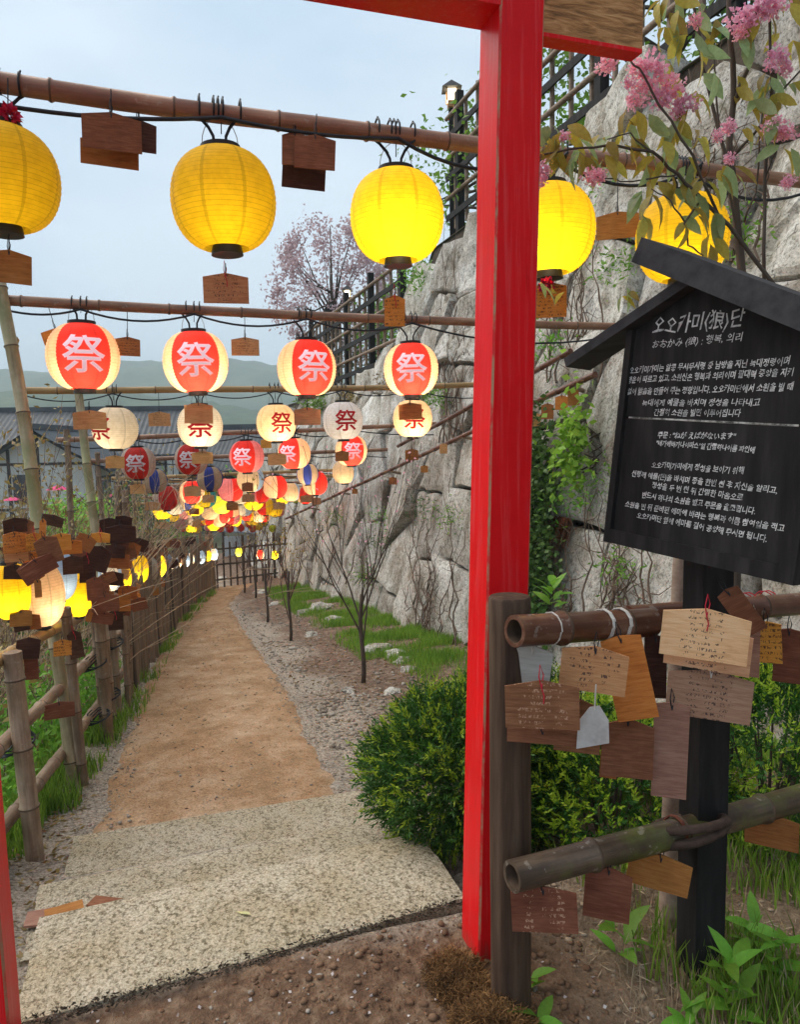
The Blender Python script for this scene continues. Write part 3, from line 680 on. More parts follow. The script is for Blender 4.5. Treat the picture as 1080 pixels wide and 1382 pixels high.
# ================================================================== PLAQUES (ema)
def ema_mesh(w, h, th=.007, peak=None, key='m'):
    """origin at the cord hole (top centre); plate hangs down in the local XZ plane, faces -Y"""
    peak = h * .14 if peak is None else peak; mb = MB()
    sh = [(-w / 2, -peak), (0, 0), (w / 2, -peak), (w / 2, -h), (-w / 2, -h)]
    mb.prism([(x, 0, z + .012) for x, z in sh], (0, -th / 2, 0), (0, th / 2, 0)); return mb
ema_cache = {}
def ema(p, w, h, tone, label, group=None, rot=0.0, yaw=None, write=False, cord='red', cordlen=.05, peak=None, tiltx=None, simple=False):
    """p = centre of the plate in space; w, h real sizes"""
    key = (round(w * 66) / 66, round(h * 66) / 66, tone, write, peak)
    if key not in ema_cache: ema_cache[key] = ema_mesh(key[0], key[1], peak=peak).mesh('plaque', (ema_w if write else ema_m)[tone])
    w, h = key[0], key[1]
    d = CAM - p
    if yaw is None: yaw = math.atan2(d.x, -d.y) + random.uniform(-.25, .25)
    rt = Matrix.Rotation(yaw, 4, 'Z') @ Matrix.Rotation(rot, 4, 'Y') @ Matrix.Rotation(random.uniform(-.08, .08) if tiltx is None else tiltx, 4, 'X')
    org = p + rt @ Vector((0, 0, h / 2))
    o = empty('wooden_plaque', org, label, 'plaque', group); o.rotation_euler = rt.to_euler()
    link('board', ema_cache[key], o)
    if not simple:
        ck = ('cord', cord, cordlen)
        if ck not in ema_cache:
            mb = MB(); mb.tube([(0, -.006, -.008), (-.006, -.004, cordlen * .4), (-.003, 0, cordlen), (.005, .003, cordlen * .5), (0, -.006, -.008)], .0016, 4)
            if cord == 'red': mb.tube([(0, -.007, -.006), (.006, -.010, -.025), (.004, -.008, -.045)], .0016, 4)
            ema_cache[ck] = mb.mesh('cord', redcord if cord == 'red' else (whitecord if cord == 'white' else cable_m))
        link('cord', ema_cache[ck], o)
    return o

# ================================================================== LANTERN ROWS
_ones = ['', 'first', 'second', 'third', 'fourth', 'fifth', 'sixth', 'seventh', 'eighth', 'ninth', 'tenth', 'eleventh', 'twelfth', 'thirteenth', 'fourteenth', 'fifteenth', 'sixteenth', 'seventeenth', 'eighteenth', 'nineteenth']
def ordinal(n):
    if n < 20: return _ones[n]
    t = {2: ('twenty', 'twentieth'), 3: ('thirty', 'thirtieth'), 4: ('forty', 'fortieth'), 5: ('fifty', 'fiftieth'), 6: ('sixty', 'sixtieth')}[n // 10]
    return t[1] if n % 10 == 0 else t[0] + '-' + _ones[n % 10]
WORD_ROW = ['nearest', 'second', 'third', 'fourth', 'fifth', 'sixth', 'seventh', 'eighth', 'ninth', 'tenth']
COLW = {'yellow': 'plain yellow', 'redcream': 'red and cream', 'white': 'white', 'cream': 'cream', 'grey': 'grey white', 'bluewhite': 'blue and cream striped', 'redpink': 'red and pink', 'redwhite': 'red and white', 'tealyellow': 'yellow and teal', 'pinkwhite': 'pink and white', 'redyellow': 'red and yellow', 'paleblue': 'pale blue', 'whiteblue': 'white and pale blue', 'lime': 'lime yellow', 'creamblue': 'cream, blue and white'}
poles = [  # (x0,y0,x1,y1,s,r)
    (-25, 108, 1095, 246, 3.17, .038), (-12, 404, 848, 442, 5.1, .033), (30, 527, 700, 518, 7.4, .032), (76, 594, 700, 566, 9.3, .030),
    (123, 622, 640, 601, 11.4, .032), (150, 646, 620, 626, 13.2, .032), (172, 657, 600, 645, 15.3, .034), (190, 672, 560, 664, 17.4, .036), (204, 685, 500, 679, 19.6, .038), (212, 695, 470, 690, 22.0, .04)]
pole_ends = []
for i, (x0, y0, x1, y1, s_, r) in enumerate(poles):
    a, b = S(x0, y0, s_), S(x1, y1, s_); pole_ends.append((a, b))
    o = bamboo('bamboo_cross_pole', a, b, r, bam_brown if i % 3 != 2 else bam_tan, node=.42, sag=.015, r2=r * .88)
    prop(o, 'brown bamboo pole strung across the path, %s row of lanterns from the gate' % WORD_ROW[i], 'bamboo pole', 'bamboo poles across the path')
def pole_z(i, p):
    a, b = pole_ends[i]; f = max(0, min(1, (p - a).dot(b - a) / (b - a).length_squared)); return a.lerp(b, f)
L_all = {}
def row(i, items, detail):
    s_ = poles[i][4]; L_all[i] = []
    for j, it in enumerate(items):
        x, y, wpx, kind = it[:4]; opt = it[4] if len(it) > 4 else {}
        p = S(x, y, s_); dep = (p - CAM).dot(_f); diam = wpx * dep / 1000.0
        kj = opt.get('k'); lab = '%s paper lantern%s, %s from the fence, %s row' % (COLW[kind], ' with festival character' if kj else '', ORD[j], WORD_ROW[i])
        if opt.get('lab'): lab = opt['lab']
        o = lantern(p, diam, kind, lab, 'paper lanterns hung across the path', face=opt.get('f', random.uniform(-.12, .12)), lit=opt.get('lit', 0), kanji=kj, detail=detail)
        L_all[i].append((p, diam))
row(0, [(4, 242, 143, 'yellow', {'lit': .12, 'lab': 'dull yellow lantern at the frame edge beside a red flower, nearest row'}),  # first lantern is an unlit one; weak bulb added to brighten its paper
        (302, 271, 139, 'yellow', {'lit': .4, 'f': .0, 'lab': 'yellow lantern glowing faintly low down, a written plaque hanging below it'}),
        (536, 293, 126, 'yellow', {'lit': 1.8, 'f': .03, 'lab': 'bright yellow lit lantern just before the red gate post'}),
        (741, 311, 124, 'yellow', {'lit': 1.8, 'lab': 'bright yellow lantern half hidden by the red gate post'}),
        (921, 322, 121, 'yellow', {'lit': .9, 'lab': 'yellow lantern behind the blossom branch, above the black sign roof'})], 2)
row(1, [(112, 482, 94, 'redcream', {'k': 'pink', 'lit': 2.2, 'f': .02}), (264, 489, 86, 'redcream', {'k': 'pink', 'lit': 3.2, 'f': 0}),
        (414, 497, 79, 'redcream', {'k': 'pink', 'lit': 2.2, 'f': .28}), (555, 499, 74, 'redcream', {'k': 'pink', 'lit': 3, 'f': .02})], 2)
row(2, [(155, 578, 60, 'white', {'k': 'red', 'f': -.75, 'lit': .6}), (270, 575, 60, 'white', {'k': 'red', 'f': 0, 'lit': 1.2}), (373, 571, 53, 'cream', {'k': 'red', 'f': .3, 'lit': 1.8}),
        (463, 568, 54, 'grey', {'k': 'red', 'f': .18, 'lit': .25}), (557, 565, 53, 'cream', {'k': 'red', 'f': .1, 'lit': 2.2})], 2)
row(3, [(186, 625, 46, 'redwhite', {'k': 'pink', 'f': -.15}), (258, 620, 44, 'redwhite', {'k': 'pink', 'f': -.2}), (333, 616, 46, 'redpink', {'k': 'pink', 'f': -.3, 'lit': 1}),
        (397, 612, 44, 'redcream', {'k': 'pink', 'f': -.45, 'lit': 2}), (474, 608, 43, 'redcream', {'k': 'pink', 'f': .12, 'lit': 2.4})], 1)
row(4, [(208, 649, 34, 'bluewhite'), (283, 646, 35, 'bluewhite'), (338, 647, 36, 'creamblue', {'lit': .8}), (415, 640, 30, 'bluewhite', {'lit': .6}), (465, 637, 33, 'creamblue', {'lit': .8})], 1)
row(5, [(224, 672, 35, 'redwhite', {'f': .2}), (259, 664, 33, 'redcream', {'lit': 2}), (311, 661, 33, 'redpink', {'f': 1.0, 'lit': 1.2}), (371, 657, 33, 'redcream', {'f': 1.0, 'lit': 2}), (425, 652, 34, 'redcream', {'f': .8, 'lit': 2})], 1)
row(6, [(219, 689, 25, 'yellow', {'lit': 2}), (262, 684, 26, 'yellow', {'lit': 2.5}), (299, 681, 26, 'lime', {'lit': 2}), (342, 676, 27, 'yellow', {'lit': 2.5}), (381, 673, 17, 'yellow', {'lit': 1.5})], 0)
mix = ['paleblue', 'pinkwhite', 'yellow', 'redpink', 'tealyellow', 'redyellow', 'redwhite', 'cream', 'bluewhite']
row(7, [(229, 699, 20, 'tealyellow'), (243, 705, 20, 'pinkwhite'), (268, 694, 20, 'whiteblue'), (302, 697, 18, 'redcream', {'lit': 1.5}), (333, 694, 19, 'redyellow', {'lit': 1}), (349, 697, 17, 'cream', {'lit': 1}), (377, 690, 15, 'pinkwhite'), (400, 672, 15, 'lime')], 0)
row(8, [(237, 702, 15, 'paleblue'), (258, 711, 16, 'yellow', {'lit': 1.5}), (272, 703, 14, 'redpink'), (288, 708, 17, 'yellow', {'lit': 1.5}), (306, 706, 13, 'redyellow'), (318, 703, 15, 'yellow', {'lit': 1.5}), (336, 706, 13, 'redcream'), (356, 704, 13, 'tealyellow'), (368, 713, 10, 'lime')], 0)
row(9, [(247, 712, 12, 'redwhite'), (266, 714, 12, 'yellow'), (280, 712, 10, 'pinkwhite'), (297, 713, 11, 'redyellow'), (310, 713, 12, 'redpink'), (325, 712, 11, 'redcream'), (341, 713, 11, 'redyellow'), (350, 711, 10, 'yellow')], 0)

for (s_, yl, yr, items, lab) in [(14.2, 651, 640, [(236, 682, 27, 'whiteblue'), (250, 676, 26, 'bluewhite'), (278, 672, 27, 'tealyellow'), (322, 668, 27, 'white'), (352, 666, 26, 'redpink'), (392, 664, 27, 'creamblue'), (412, 668, 25, 'redcream')], 'between the sixth and seventh rows'),
                                 (16.3, 664, 655, [(231, 693, 24, 'tealyellow'), (250, 690, 23, 'pinkwhite'), (283, 690, 24, 'cream'), (312, 687, 24, 'redcream'), (330, 686, 22, 'whiteblue'), (358, 684, 24, 'redyellow'), (371, 688, 20, 'yellow')], 'between the seventh and eighth rows'),
                                 (18.5, 680, 673, [(244, 701, 20, 'yellow'), (262, 701, 19, 'redwhite'), (280, 699, 20, 'redyellow'), (296, 702, 19, 'cream'), (314, 698, 20, 'redpink'), (341, 700, 19, 'yellow'), (356, 697, 18, 'redcream')], 'between the eighth and ninth rows')]:
    a, b = S(180, yl, s_), S(520, yr, s_); o = bamboo('bamboo_cross_pole', a, b, .033, bam_tan, node=.42); prop(o, 'thin bamboo pole %s of lanterns' % lab, 'bamboo pole', 'bamboo poles across the path')
    for j, (x, y, w, kind) in enumerate(items):
        p = S(x, y, s_); dep = (p - CAM).dot(_f); lantern(p, w * dep / 1000, kind, '%s paper lantern, %s from the fence, %s' % (COLW[kind], ORD[j], lab.replace('between the', 'between')), 'paper lanterns hung across the path', face=random.uniform(-.8, .8), lit=random.choice([.5, .8, .3]), detail=0)
# cables along the rows
for i in range(0, 7):
    mb = MB(); a, b = pole_ends[i]; pts = []
    anchors = [a] + [pole_z(i, p) for p, dm in L_all[i]] + [b]
    rc = (.010, .009, .008, .010, .010, .012, .012)[i]
    if i == 0: anchors[1] = pole_z(0, L_all[0][0][0]) - ZZ * .05
    for k in range(len(anchors) - 1):
        p0, p1 = anchors[k], anchors[k + 1]; n = 9; sg = (.03 if i == 0 else .085) * min(1.3, (p1 - p0).length)
        if i == 0 and k >= 3: sg = .09
        for q in range(n if k < len(anchors) - 2 else n + 1):
            f = q / n; pts.append(p0.lerp(p1, f) - ZZ * (.042 + sg * 4 * f * (1 - f)) - UU * (.03))
    mb.tube(pts, rc * .8, 6); o = mb.obj('power_cable', cable_m, smooth=True)
    prop(o, 'black cable drooping from lantern to lantern under the %s cross pole' % WORD_ROW[i], 'cable', 'black cables of the lantern rows')
# black ties wound round the poles above each lantern
for i in range(0, 4):
    r = poles[i][5]
    for j, (p, dm) in enumerate(L_all[i]):
        c = pole_z(i, p); ax = (pole_ends[i][1] - pole_ends[i][0]).normalized(); mb = MB()
        for off in ((-.085, -.03, -.012, .006, .075) if i == 0 else (-.05, .0, .035)):
            cc = c + ax * off; pts = [cc + (UU * math.cos(t) + ZZ * math.sin(t)) * (r * 1.06) for t in [2 * math.pi * k / 12 for k in range(13)]]
            mb.tube(pts, .0045, 5, caps=False); mb.tube([cc + ZZ * r, cc + ZZ * (r + .013) + ax * .004], .004, 4)
        # the two arms down to the cap are on the lantern itself; here the thin suspension wire
        mb.tube([c - ZZ * r, p + ZZ * dm * .62], .0022, 4)
        o = mb.obj('cable_ties', cable_m, smooth=True); prop(o, 'black ties round the %s cross pole holding its %s lantern' % (WORD_ROW[i], ORD[j]), 'cable ties', 'black ties round the cross poles')

# plaques hung in the rows: (x, y, w, h in px, s, tone, rot, write, what)
hung = [(151, 182, 74, 50, 3.12, 'brown', .01, 0, 'brown blank plaque tied to the nearest pole, front of a cluster of three'), (186, 187, 46, 44, 3.17, 'dark', .05, 0, 'dark brown plaque at the outer side of the cluster of three on the nearest pole'),
        (148, 210, 71, 38, 3.2, 'mid', .04, 0, 'lighter orange brown plaque hanging lowest in the cluster of three on the nearest pole'),
        (425, 209, 54, 44, 3.1, 'brown', .06, 0, 'brown plaque in front of two others between the faint and the bright yellow lanterns'), (398, 204, 34, 46, 3.14, 'brown', .03, 0, 'narrow brown plaque half behind another between two yellow lanterns'),
        (410, 239, 58, 38, 3.2, 'dark', .08, 0, 'almost black plaque hanging lowest between two yellow lanterns'), (12, 364, 54, 44, 3.15, 'mid', .05, 0, 'orange brown plaque below the unlit yellow lantern at the frame edge'),
        (305, 393, 60, 42, 3.17, 'tan', 0, 1, 'written tan plaque hanging under the faintly glowing yellow lantern'), (533, 423, 28, 42, 3.2, 'orange', .02, 1, 'orange plaque turned on its side under the bright yellow lantern by the post'),
        (741, 408, 46, 46, 3.2, 'orange', 0, 1, 'orange plaque with red ribbon under the lantern behind the gate post'), (834, 307, 55, 34, 3.4, 'mid', -.01, 0, 'rough grained brown plaque between the two lanterns right of the gate post'),
        (78, 455, 38, 20, 5.2, 'orange', -.25, 0, 'yellowish plaque peeping out behind the first red lantern'), (172, 470, 31, 25, 5.1, 'mid', .03, 1, 'small brown written plaque between the first and second red lanterns'),
        (331, 470, 38, 24, 5.1, 'tan', .01, 1, 'tan written plaque between the second and third red lanterns'),
        (121, 569, 42, 26, 5.1, 'tan', 0, 0, 'tan blank plaque hanging in front of the first white lantern'), (268, 560, 38, 28, 5.1, 'tan', .02, 0, 'tan plaque covering the top of the second white lantern'),
        (415, 564, 37, 25, 5.1, 'tan', .0, 0, 'tan plaque between the cream and the grey white lanterns'), (554, 557, 31, 23, 5.1, 'mid', -.02, 0, 'brown plaque in front of the last cream lantern by the gate post'),
        (215, 567, 29, 19, 7.4, 'tan', .0, 1, 'small pale written plaque between the first and second white lanterns'), (155, 625, 24, 18, 7.4, 'tan', .03, 0, 'tan plaque beside the first small red lantern'),
        (273, 619, 27, 18, 7.4, 'tan', 0, 0, 'tan plaque overlapping the second small red lantern'), (374, 621, 25, 17, 7.4, 'tan', 0, 0, 'tan plaque overlapping the fourth small red lantern'),
        (359, 600, 14, 12, 8.6, 'orange', .0, 0, 'tiny orange plaque just under the cream lantern'), (462, 617, 18, 14, 7.3, 'mid', 0, 0, 'tiny brown plaque in front of the fifth small red lantern'),
        (556, 615, 17, 16, 7.4, 'mid', .0, 0, 'small orange brown plaque under the last cream lantern'),
        (186, 661, 21, 13, 9.3, 'tan', 0, 0, 'small tan plaque under the first small red lantern'), (260, 664, 22, 15, 9.3, 'tan', 0, 0, 'small tan plaque in front of the orange lit lantern of the sixth row'),
        (281, 674, 16, 11, 10, 'tan', 0, 0, 'small tan plaque under the second striped blue lantern'), (334, 658, 15, 12, 11, 'mid', 0, 0, 'small brown plaque under the cream, blue and white lantern'),
        (206, 684, 20, 12, 12, 'tan', .1, 0, 'small tan plaque beside the first yellow far lantern'), (313, 684, 15, 11, 12, 'mid', 0, 0, 'small brown plaque beside the lime yellow lantern'), (335, 673, 16, 11, 12, 'tan', 0, 0, 'small tan plaque in front of the fourth yellow far lantern'),
        (262, 691, 13, 9, 14, 'mid', 0, 0, 'tiny brown plaque under the second yellow far lantern'), (377, 683, 16, 10, 13, 'tan', 0, 0, 'tiny tan plaque beside the smallest yellow far lantern'), (414, 674, 18, 10, 12, 'tan', 0, 0, 'small tan plaque under the last red lantern of the sixth row'),
        (427, 677, 12, 10, 12, 'tan', 0, 0, 'tiny tan plaque beside another under the last red lantern of the sixth row'), (265, 706, 10, 13, 17, 'tan', .3, 0, 'tiny tilted tan plaque in the far lantern rows'), (219, 710, 20, 9, 15, 'tan', .2, 0, 'tiny tan plaque at the fence end of the far lantern rows')]
for k, (x, y, w, h, s_, tone, rot, wr, lab) in enumerate(hung):
    p = S(x, y, s_); dep = (p - CAM).dot(_f); i = min(range(10), key=lambda q: abs(poles[q][4] - s_))
    o = ema(p, w * dep / 1000, h * dep / 1000, tone, lab, 'plaques hanging among the lanterns', rot=rot, yaw=math.atan2(-p.x, p.y) * 0 + math.atan2((CAM - p).x, -(CAM - p).y) + random.uniform(-.05, .05), write=bool(wr), cord='red' if k in (7, 8, 9) else 'black', cordlen=.06)
    # string up to its pole
    top = o.location.copy(); c = pole_z(i, top); 
    if k in (7, 8, 9, 14, 15, 16, 17): zt_ = top.z + .07 if k > 9 else top.z + .05
    else: zt_ = c.z
    mb = MB(); mb.tube([(0, 0, .01), (0.002, 0, max(.03, zt_ - top.z))], .0022, 4); link('string', mb.mesh('string', cable_m), o)

# ================================================================== FENCE BESIDE THE PATH (left)
fence_root = empty('bamboo_picket_fence', W(3.7, -.66, base_z(3.7)), 'weathered grey brown bamboo and wood picket fence along the path', 'fence')
picks = [(3.71, .040, 1.12, (15, 895)), (4.62, .030, 1.25, None), (5.40, .038, 1.15, None), (5.62, .030, 1.1, None), (5.9, .033, 1.1, None), (6.2, .035, 1.2, None)]
s_ = 6.5
while s_ < 16.9: picks.append((s_, random.uniform(.024, .042), random.uniform(.95, 1.25), None)); s_ += random.uniform(.10, .19)
pk_cache = {}
for (s_, r, hh, _) in picks:
    t_ = fence_t(s_) + random.uniform(-.03, .03); zb = hgt(s_, t_) - .08; a = W(s_, t_, zb); lean = random.uniform(-.05, .05)
    if s_ == 3.71: a = G(46, 1150, -.25) - ZZ * .05; b = P(17, 880, 3.32)
    elif s_ == 4.62: a = G(112, 1062, -.42); b = P(88, 820, 4.25)
    elif s_ == 5.40: a = G(146, 1003, -.50); b = P(131, 800, 5.05)
    else: b = a + ZZ * (hh + .08) + VV * lean + UU * random.uniform(-.04, .04)
    if s_ < 7: bamboo('picket', a, b, r, bam_old, fence_root, node=.3)
    else:
        key = random.randrange(6)
        if key not in pk_cache:
            mb = MB(); n = 5; mb.tube([(i / 4, random.uniform(-.02, .02), random.uniform(-.02, .02)) for i in range(n)], [1 * random.uniform(.85, 1.1) for _ in range(n)], 7); me = mb.mesh('picket', [bam_old, bark][key == 5], smooth=True, sharp=50)
            # radius 1 in y,z means scale by r ; keep centreline wobble small
            for v in me.vertices: pass
            pk_cache[key] = me
        m, L = frame_to(a, b); o = link('picket', pk_cache[key], fence_root); o.matrix_basis = fence_root.matrix_basis.inverted() @ m @ Matrix.Diagonal((L, r, r, 1))
rails = [(.22, .033), (.58, .033), (.93, .030)]
for hz, r in rails:
    for (s0, s1) in ((2.6, 4.9), (4.7, 6.6), (6.4, 9.2), (9, 12.2), (12, 14.8), (14.6, 16.9)):
        f0, f1 = fence_t(s0) - .07, fence_t(s1) - .07
        bamboo('rail', W(s0, f0, base_z(max(s0, 3)) + hz + random.uniform(-.03, .03)), W(s1, f1, base_z(s1) + hz + random.uniform(-.03, .03)), r, bam_tan if (hz == .93 and s0 < 4) else bam_old, fence_root, node=.35)
# twine lashings near the camera
for (s_, hz) in ((3.71, .55), (5.4, .22), (5.4, .60), (5.9, .25), (6.2, .6)):
    c = W(s_, fence_t(s_) - .02, base_z(s_) + hz); mb = MB(); pts = []
    for q in range(4):
        pts += [c + ZZ * (q * .012 - .02) + (UU * math.cos(t) * .06 + VV * math.sin(t) * .075) + ZZ * .03 * math.sin(t + q * .5) for t in [2 * math.pi * k / 10 for k in range(10)]]
    mb.tube(pts, .005, 4); o = mb.obj('twine_lashing', cable_m, fence_root); o.matrix_basis = fence_root.matrix_basis.inverted()

# tall poles carrying the rows on the fence side
def tall(a, b, r, mat, label): 
    o = bamboo('bamboo_upright', a, b, r, mat, node=.36, wander=.01); return prop(o, label, 'bamboo pole', 'upright bamboo poles of the lantern rows')
tall(G(100, 1066, -.42), P(4, 380, 4.45), .037, bam_green, 'thick green grey bamboo upright leaning behind the nearest fence plaques')
b_ = W(6.45, fence_t(6.45) - .05, base_z(6.45) - .1); tall(b_, S(103, 512, 7.3), .036, bam_green, 'slimmer green bamboo upright carrying the third row')
for k, (s_, i) in enumerate(((8.7, 3), (10.6, 4), (12.6, 5), (14.6, 6), (16.9, 7))):
    e = pole_ends[i][0]; s2 = st(e)[0]; a = W(s2, st(e)[1] + .02, base_z(s2) - .6); b = e + VV * .10 + ZZ * .12
    tall(a + VV * .06, b, .035, bam_old, 'thin grey upright post at the fence end of the %s row' % WORD_ROW[i])
for k, x in enumerate((157, 168)):
    b = P(x, 655 + 6 * k, 10.2); a = Vector((b.x, b.y, base_z(10) - .5)); tall(a, b, .05, bam_old, ['pale grey post behind the first small red lantern', 'second pale grey post behind the first small red lantern'][k])
# lanterns hung outside the fence
fl = [(14, 798, 52, 'yellow', 4.3, 1.0), (55, 802, 60, 'cream', 4.4, 1.2), (80, 778, 44, 'paleblue', 4.7, .4), (106, 800, 44, 'yellow', 5.0, 1.0), (148, 776, 30, 'whiteblue', 5.7, .4), (166, 780, 22, 'yellow', 6.6, .8), (187, 768, 26, 'yellow', 7.8, 1),
      (202, 768, 22, 'white', 8.8, 2), (214, 764, 20, 'yellow', 9.6, 3), (225, 757, 14, 'paleblue', 10.5, 0), (233, 760, 14, 'whiteblue', 11.2, 2), (241, 758, 13, 'cream', 12, 2), (250, 757, 12, 'paleblue', 12.8, 1), (258, 754, 13, 'whiteblue', 13.6, 2),
      (270, 752, 14, 'paleblue', 14.6, 1), (280, 750, 11, 'yellow', 15.5, 2), (288, 748, 12, 'whiteblue', 16.3, 2), (322, 745, 9, 'lime', 17.3, 2), (351, 748, 10, 'redcream', 17.5, 2), (371, 749, 9, 'yellow', 17.2, 2)]
for k, (x, y, w, kind, s_, lit) in enumerate(fl):
    p = S(x, y, s_); dep = (p - CAM).dot(_f)
    if k < 17: lab = '%s lantern hanging behind the fence, %s from the gate' % (COLW[kind], (ORD + ['thirteenth', 'fourteenth', 'fifteenth', 'sixteenth', 'seventeenth'])[k])
    else: lab = 'tiny %s lantern hanging over the lattice at the path end' % COLW[kind]
    o = lantern(p, w * dep / 1000, kind, lab, 'lanterns hung along the fence', lit=lit * .8, detail=0 if k > 5 else 1)
    o.scale = (w * dep / 1000, w * dep / 1000, w * dep / 1000 * (1.55 if k < 9 else 1.4))
# plaques crowding the fence: near ones placed one by one
near = [(20, 735, 28, 30, 3.75, 'orange', 0, 1, 'orange written plaque at the frame edge, top of a pair'), (22, 753, 28, 15, 3.8, 'tan', 0, 0, 'tan plaque showing under an orange one at the frame edge'),
        (46, 734, 21, 26, 3.75, 'orange', .03, 1, 'single orange written plaque hanging straight on the near fence'), (57, 717, 10, 28, 3.8, 'orange', .1, 0, 'narrow orange plaque seen edge on, above the near fence'),
        (66, 745, 30, 38, 3.6, 'brown', -.25, 0, 'large tilted brown plaque before the pale blue lantern'), (54, 768, 44, 26, 3.55, 'brown', -.45, 0, 'reddish brown plaque tilted steeply before the cream lantern'), (42, 775, 26, 30, 3.65, 'brown', -.5, 0, 'brown plaque behind the steeply tilted one'),
        (51, 797, 9, 25, 3.55, 'mid', 0, 0, 'narrow brown strip of a plaque hanging before the cream lantern'), (83, 734, 22, 24, 3.9, 'orange', 0, 0, 'orange plaque on the upper rail behind the upright'), (98, 741, 22, 20, 4.0, 'orange', 0, 0, 'tan orange plaque, second behind the upright'),
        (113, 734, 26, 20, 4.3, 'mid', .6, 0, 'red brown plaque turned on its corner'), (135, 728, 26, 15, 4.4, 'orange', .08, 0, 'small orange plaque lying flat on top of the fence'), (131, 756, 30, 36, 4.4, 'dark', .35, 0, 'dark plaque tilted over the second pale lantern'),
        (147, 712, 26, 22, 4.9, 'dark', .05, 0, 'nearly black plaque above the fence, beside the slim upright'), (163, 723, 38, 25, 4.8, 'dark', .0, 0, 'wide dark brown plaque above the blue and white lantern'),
        (128, 797, 22, 32, 4.3, 'brown', 0, 0, 'brown plaque hanging between the yellow and the blue fence lanterns'), (138, 800, 18, 30, 4.4, 'brown', .05, 0, 'second brown plaque between the yellow and the blue fence lanterns'), (142, 816, 36, 24, 4.3, 'brown', .0, 0, 'wide brown plaque below the blue and white fence lantern'),
        (166, 815, 20, 24, 4.8, 'mid', .05, 0, 'red brown plaque beside the wide brown one'), (138, 836, 28, 18, 4.4, 'brown', .3, 0, 'lowest tilted brown plaque of the second heap'), (156, 840, 20, 26, 4.7, 'dark', 0, 0, 'dark square plaque under the second heap'),
        (37, 878, 32, 30, 3.6, 'dark', .15, 0, 'dark plaque hanging low near the first picket'), (42, 902, 18, 36, 3.65, 'brown', 0, 0, 'long brown plaque hanging low behind the first picket'), (24, 899, 12, 40, 3.6, 'mid', .05, 0, 'narrow reddish plaque hanging low at the first picket'),
        (84, 877, 22, 24, 4.1, 'orange', .05, 1, 'orange written plaque hanging on the second picket'), (102, 872, 18, 38, 4.3, 'dark', -.1, 0, 'long black plaque with a red knot on the fence'), (80, 961, 38, 24, 4.0, 'brown', .03, 0, 'lone brown plaque hanging lowest, on the green upright'),
        (98, 765, 26, 24, 4.25, 'dark', 0, 0, 'dark plaque over the yellow fence lantern'), (20, 775, 30, 22, 3.9, 'dark', .1, 0, 'dark plaque above the yellow lantern at the frame edge'), (118, 770, 22, 40, 4.4, 'dark', .04, 0, 'tall dark plaque between the two heaps'), (34, 740, 12, 40, 3.9, 'brown', 0, 0, 'tall narrow brown plaque between two orange ones'),
        (20, 712, 30, 20, 3.8, 'dark', -.05, 0, 'dark plaque at the frame edge over the orange pair'), (36, 718, 16, 30, 3.85, 'brown', .1, 0, 'small brown plaque standing up over the near fence'), (70, 705, 26, 16, 4, 'dark', .3, 0, 'dark tilted plaque above the near fence, beside the upright'), (163, 752, 12, 36, 5.0, 'brown', 0, 0, 'thin brown plaque hanging at the edge of the second pale lantern'), (184, 808, 10, 11, 5.8, 'orange', 0, 0, 'tiny orange plaque on the dense pickets')]
for k, (x, y, w, h, s_, tone, rot, wr, lab) in enumerate(near):
    p = S(x, y, s_ + .25); dep = (p - CAM).dot(_f)
    ema(p, w * dep / 1000, h * dep / 1000, tone, lab, 'plaques tied to the path fence', rot=rot, write=bool(wr), cord='red' if k % 9 == 2 or k == 25 else 'black', cordlen=.04)
heap_l, hobj = [], []
for k in range(46):
    f = random.random(); x = 14 + 176 * f; y = random.uniform(712, 850) - 10 * f; tone = random.choice(['dark', 'brown', 'brown', 'mid', 'mid', 'orange' if y < 760 else 'brown'])
    if 20 < x < 130 and 775 < y < 825: continue
    p = S(x, y, 4.15 + 1.1 * f); dep = (p - CAM).dot(_f); w = random.uniform(20, 30) * dep / 1000
    heap_l.append((x, tone)); hobj.append(None); hobj[-1] = ema(p, w, w * .75, tone, 'one of the small overlapping %s plaques heaped on the near fence' % {'dark': 'blackened', 'brown': 'brown', 'mid': 'red brown', 'orange': 'orange'}[tone], 'heaped plaques on the near fence', rot=random.uniform(-.4, .4), cord='black', cordlen=.03)
TW = {'dark': 'blackened', 'brown': 'brown', 'mid': 'red brown', 'orange': 'orange'}
for q, i in enumerate(sorted(range(len(hobj)), key=lambda i: heap_l[i][0])): hobj[i]['label'] = 'small %s plaque in the heap on the near fence, %s from the gate' % (TW[heap_l[i][1]], ordinal(q + 1))
s_ = 6.3; qn = 0
while s_ < 15.5:
    t_ = fence_t(s_) + random.uniform(-.10, .06); zz = base_z(s_) + random.uniform(.75, 1.25)
    w = random.uniform(.10, .17); qn += 1; tone = random.choice(['dark', 'brown', 'dark', 'mid', 'brown', 'tan'])
    ema(W(s_, t_, zz), w, w * random.uniform(.65, .8), tone, 'small %s plaque on the dense stretch of fence beyond the heap, %s one along' % (dict(TW, tan='tan')[tone], ordinal(qn)), 'weathered plaques on the far fence', rot=random.uniform(-.3, .3), cordlen=.03, cord='black')
    s_ += random.uniform(.12, .34)
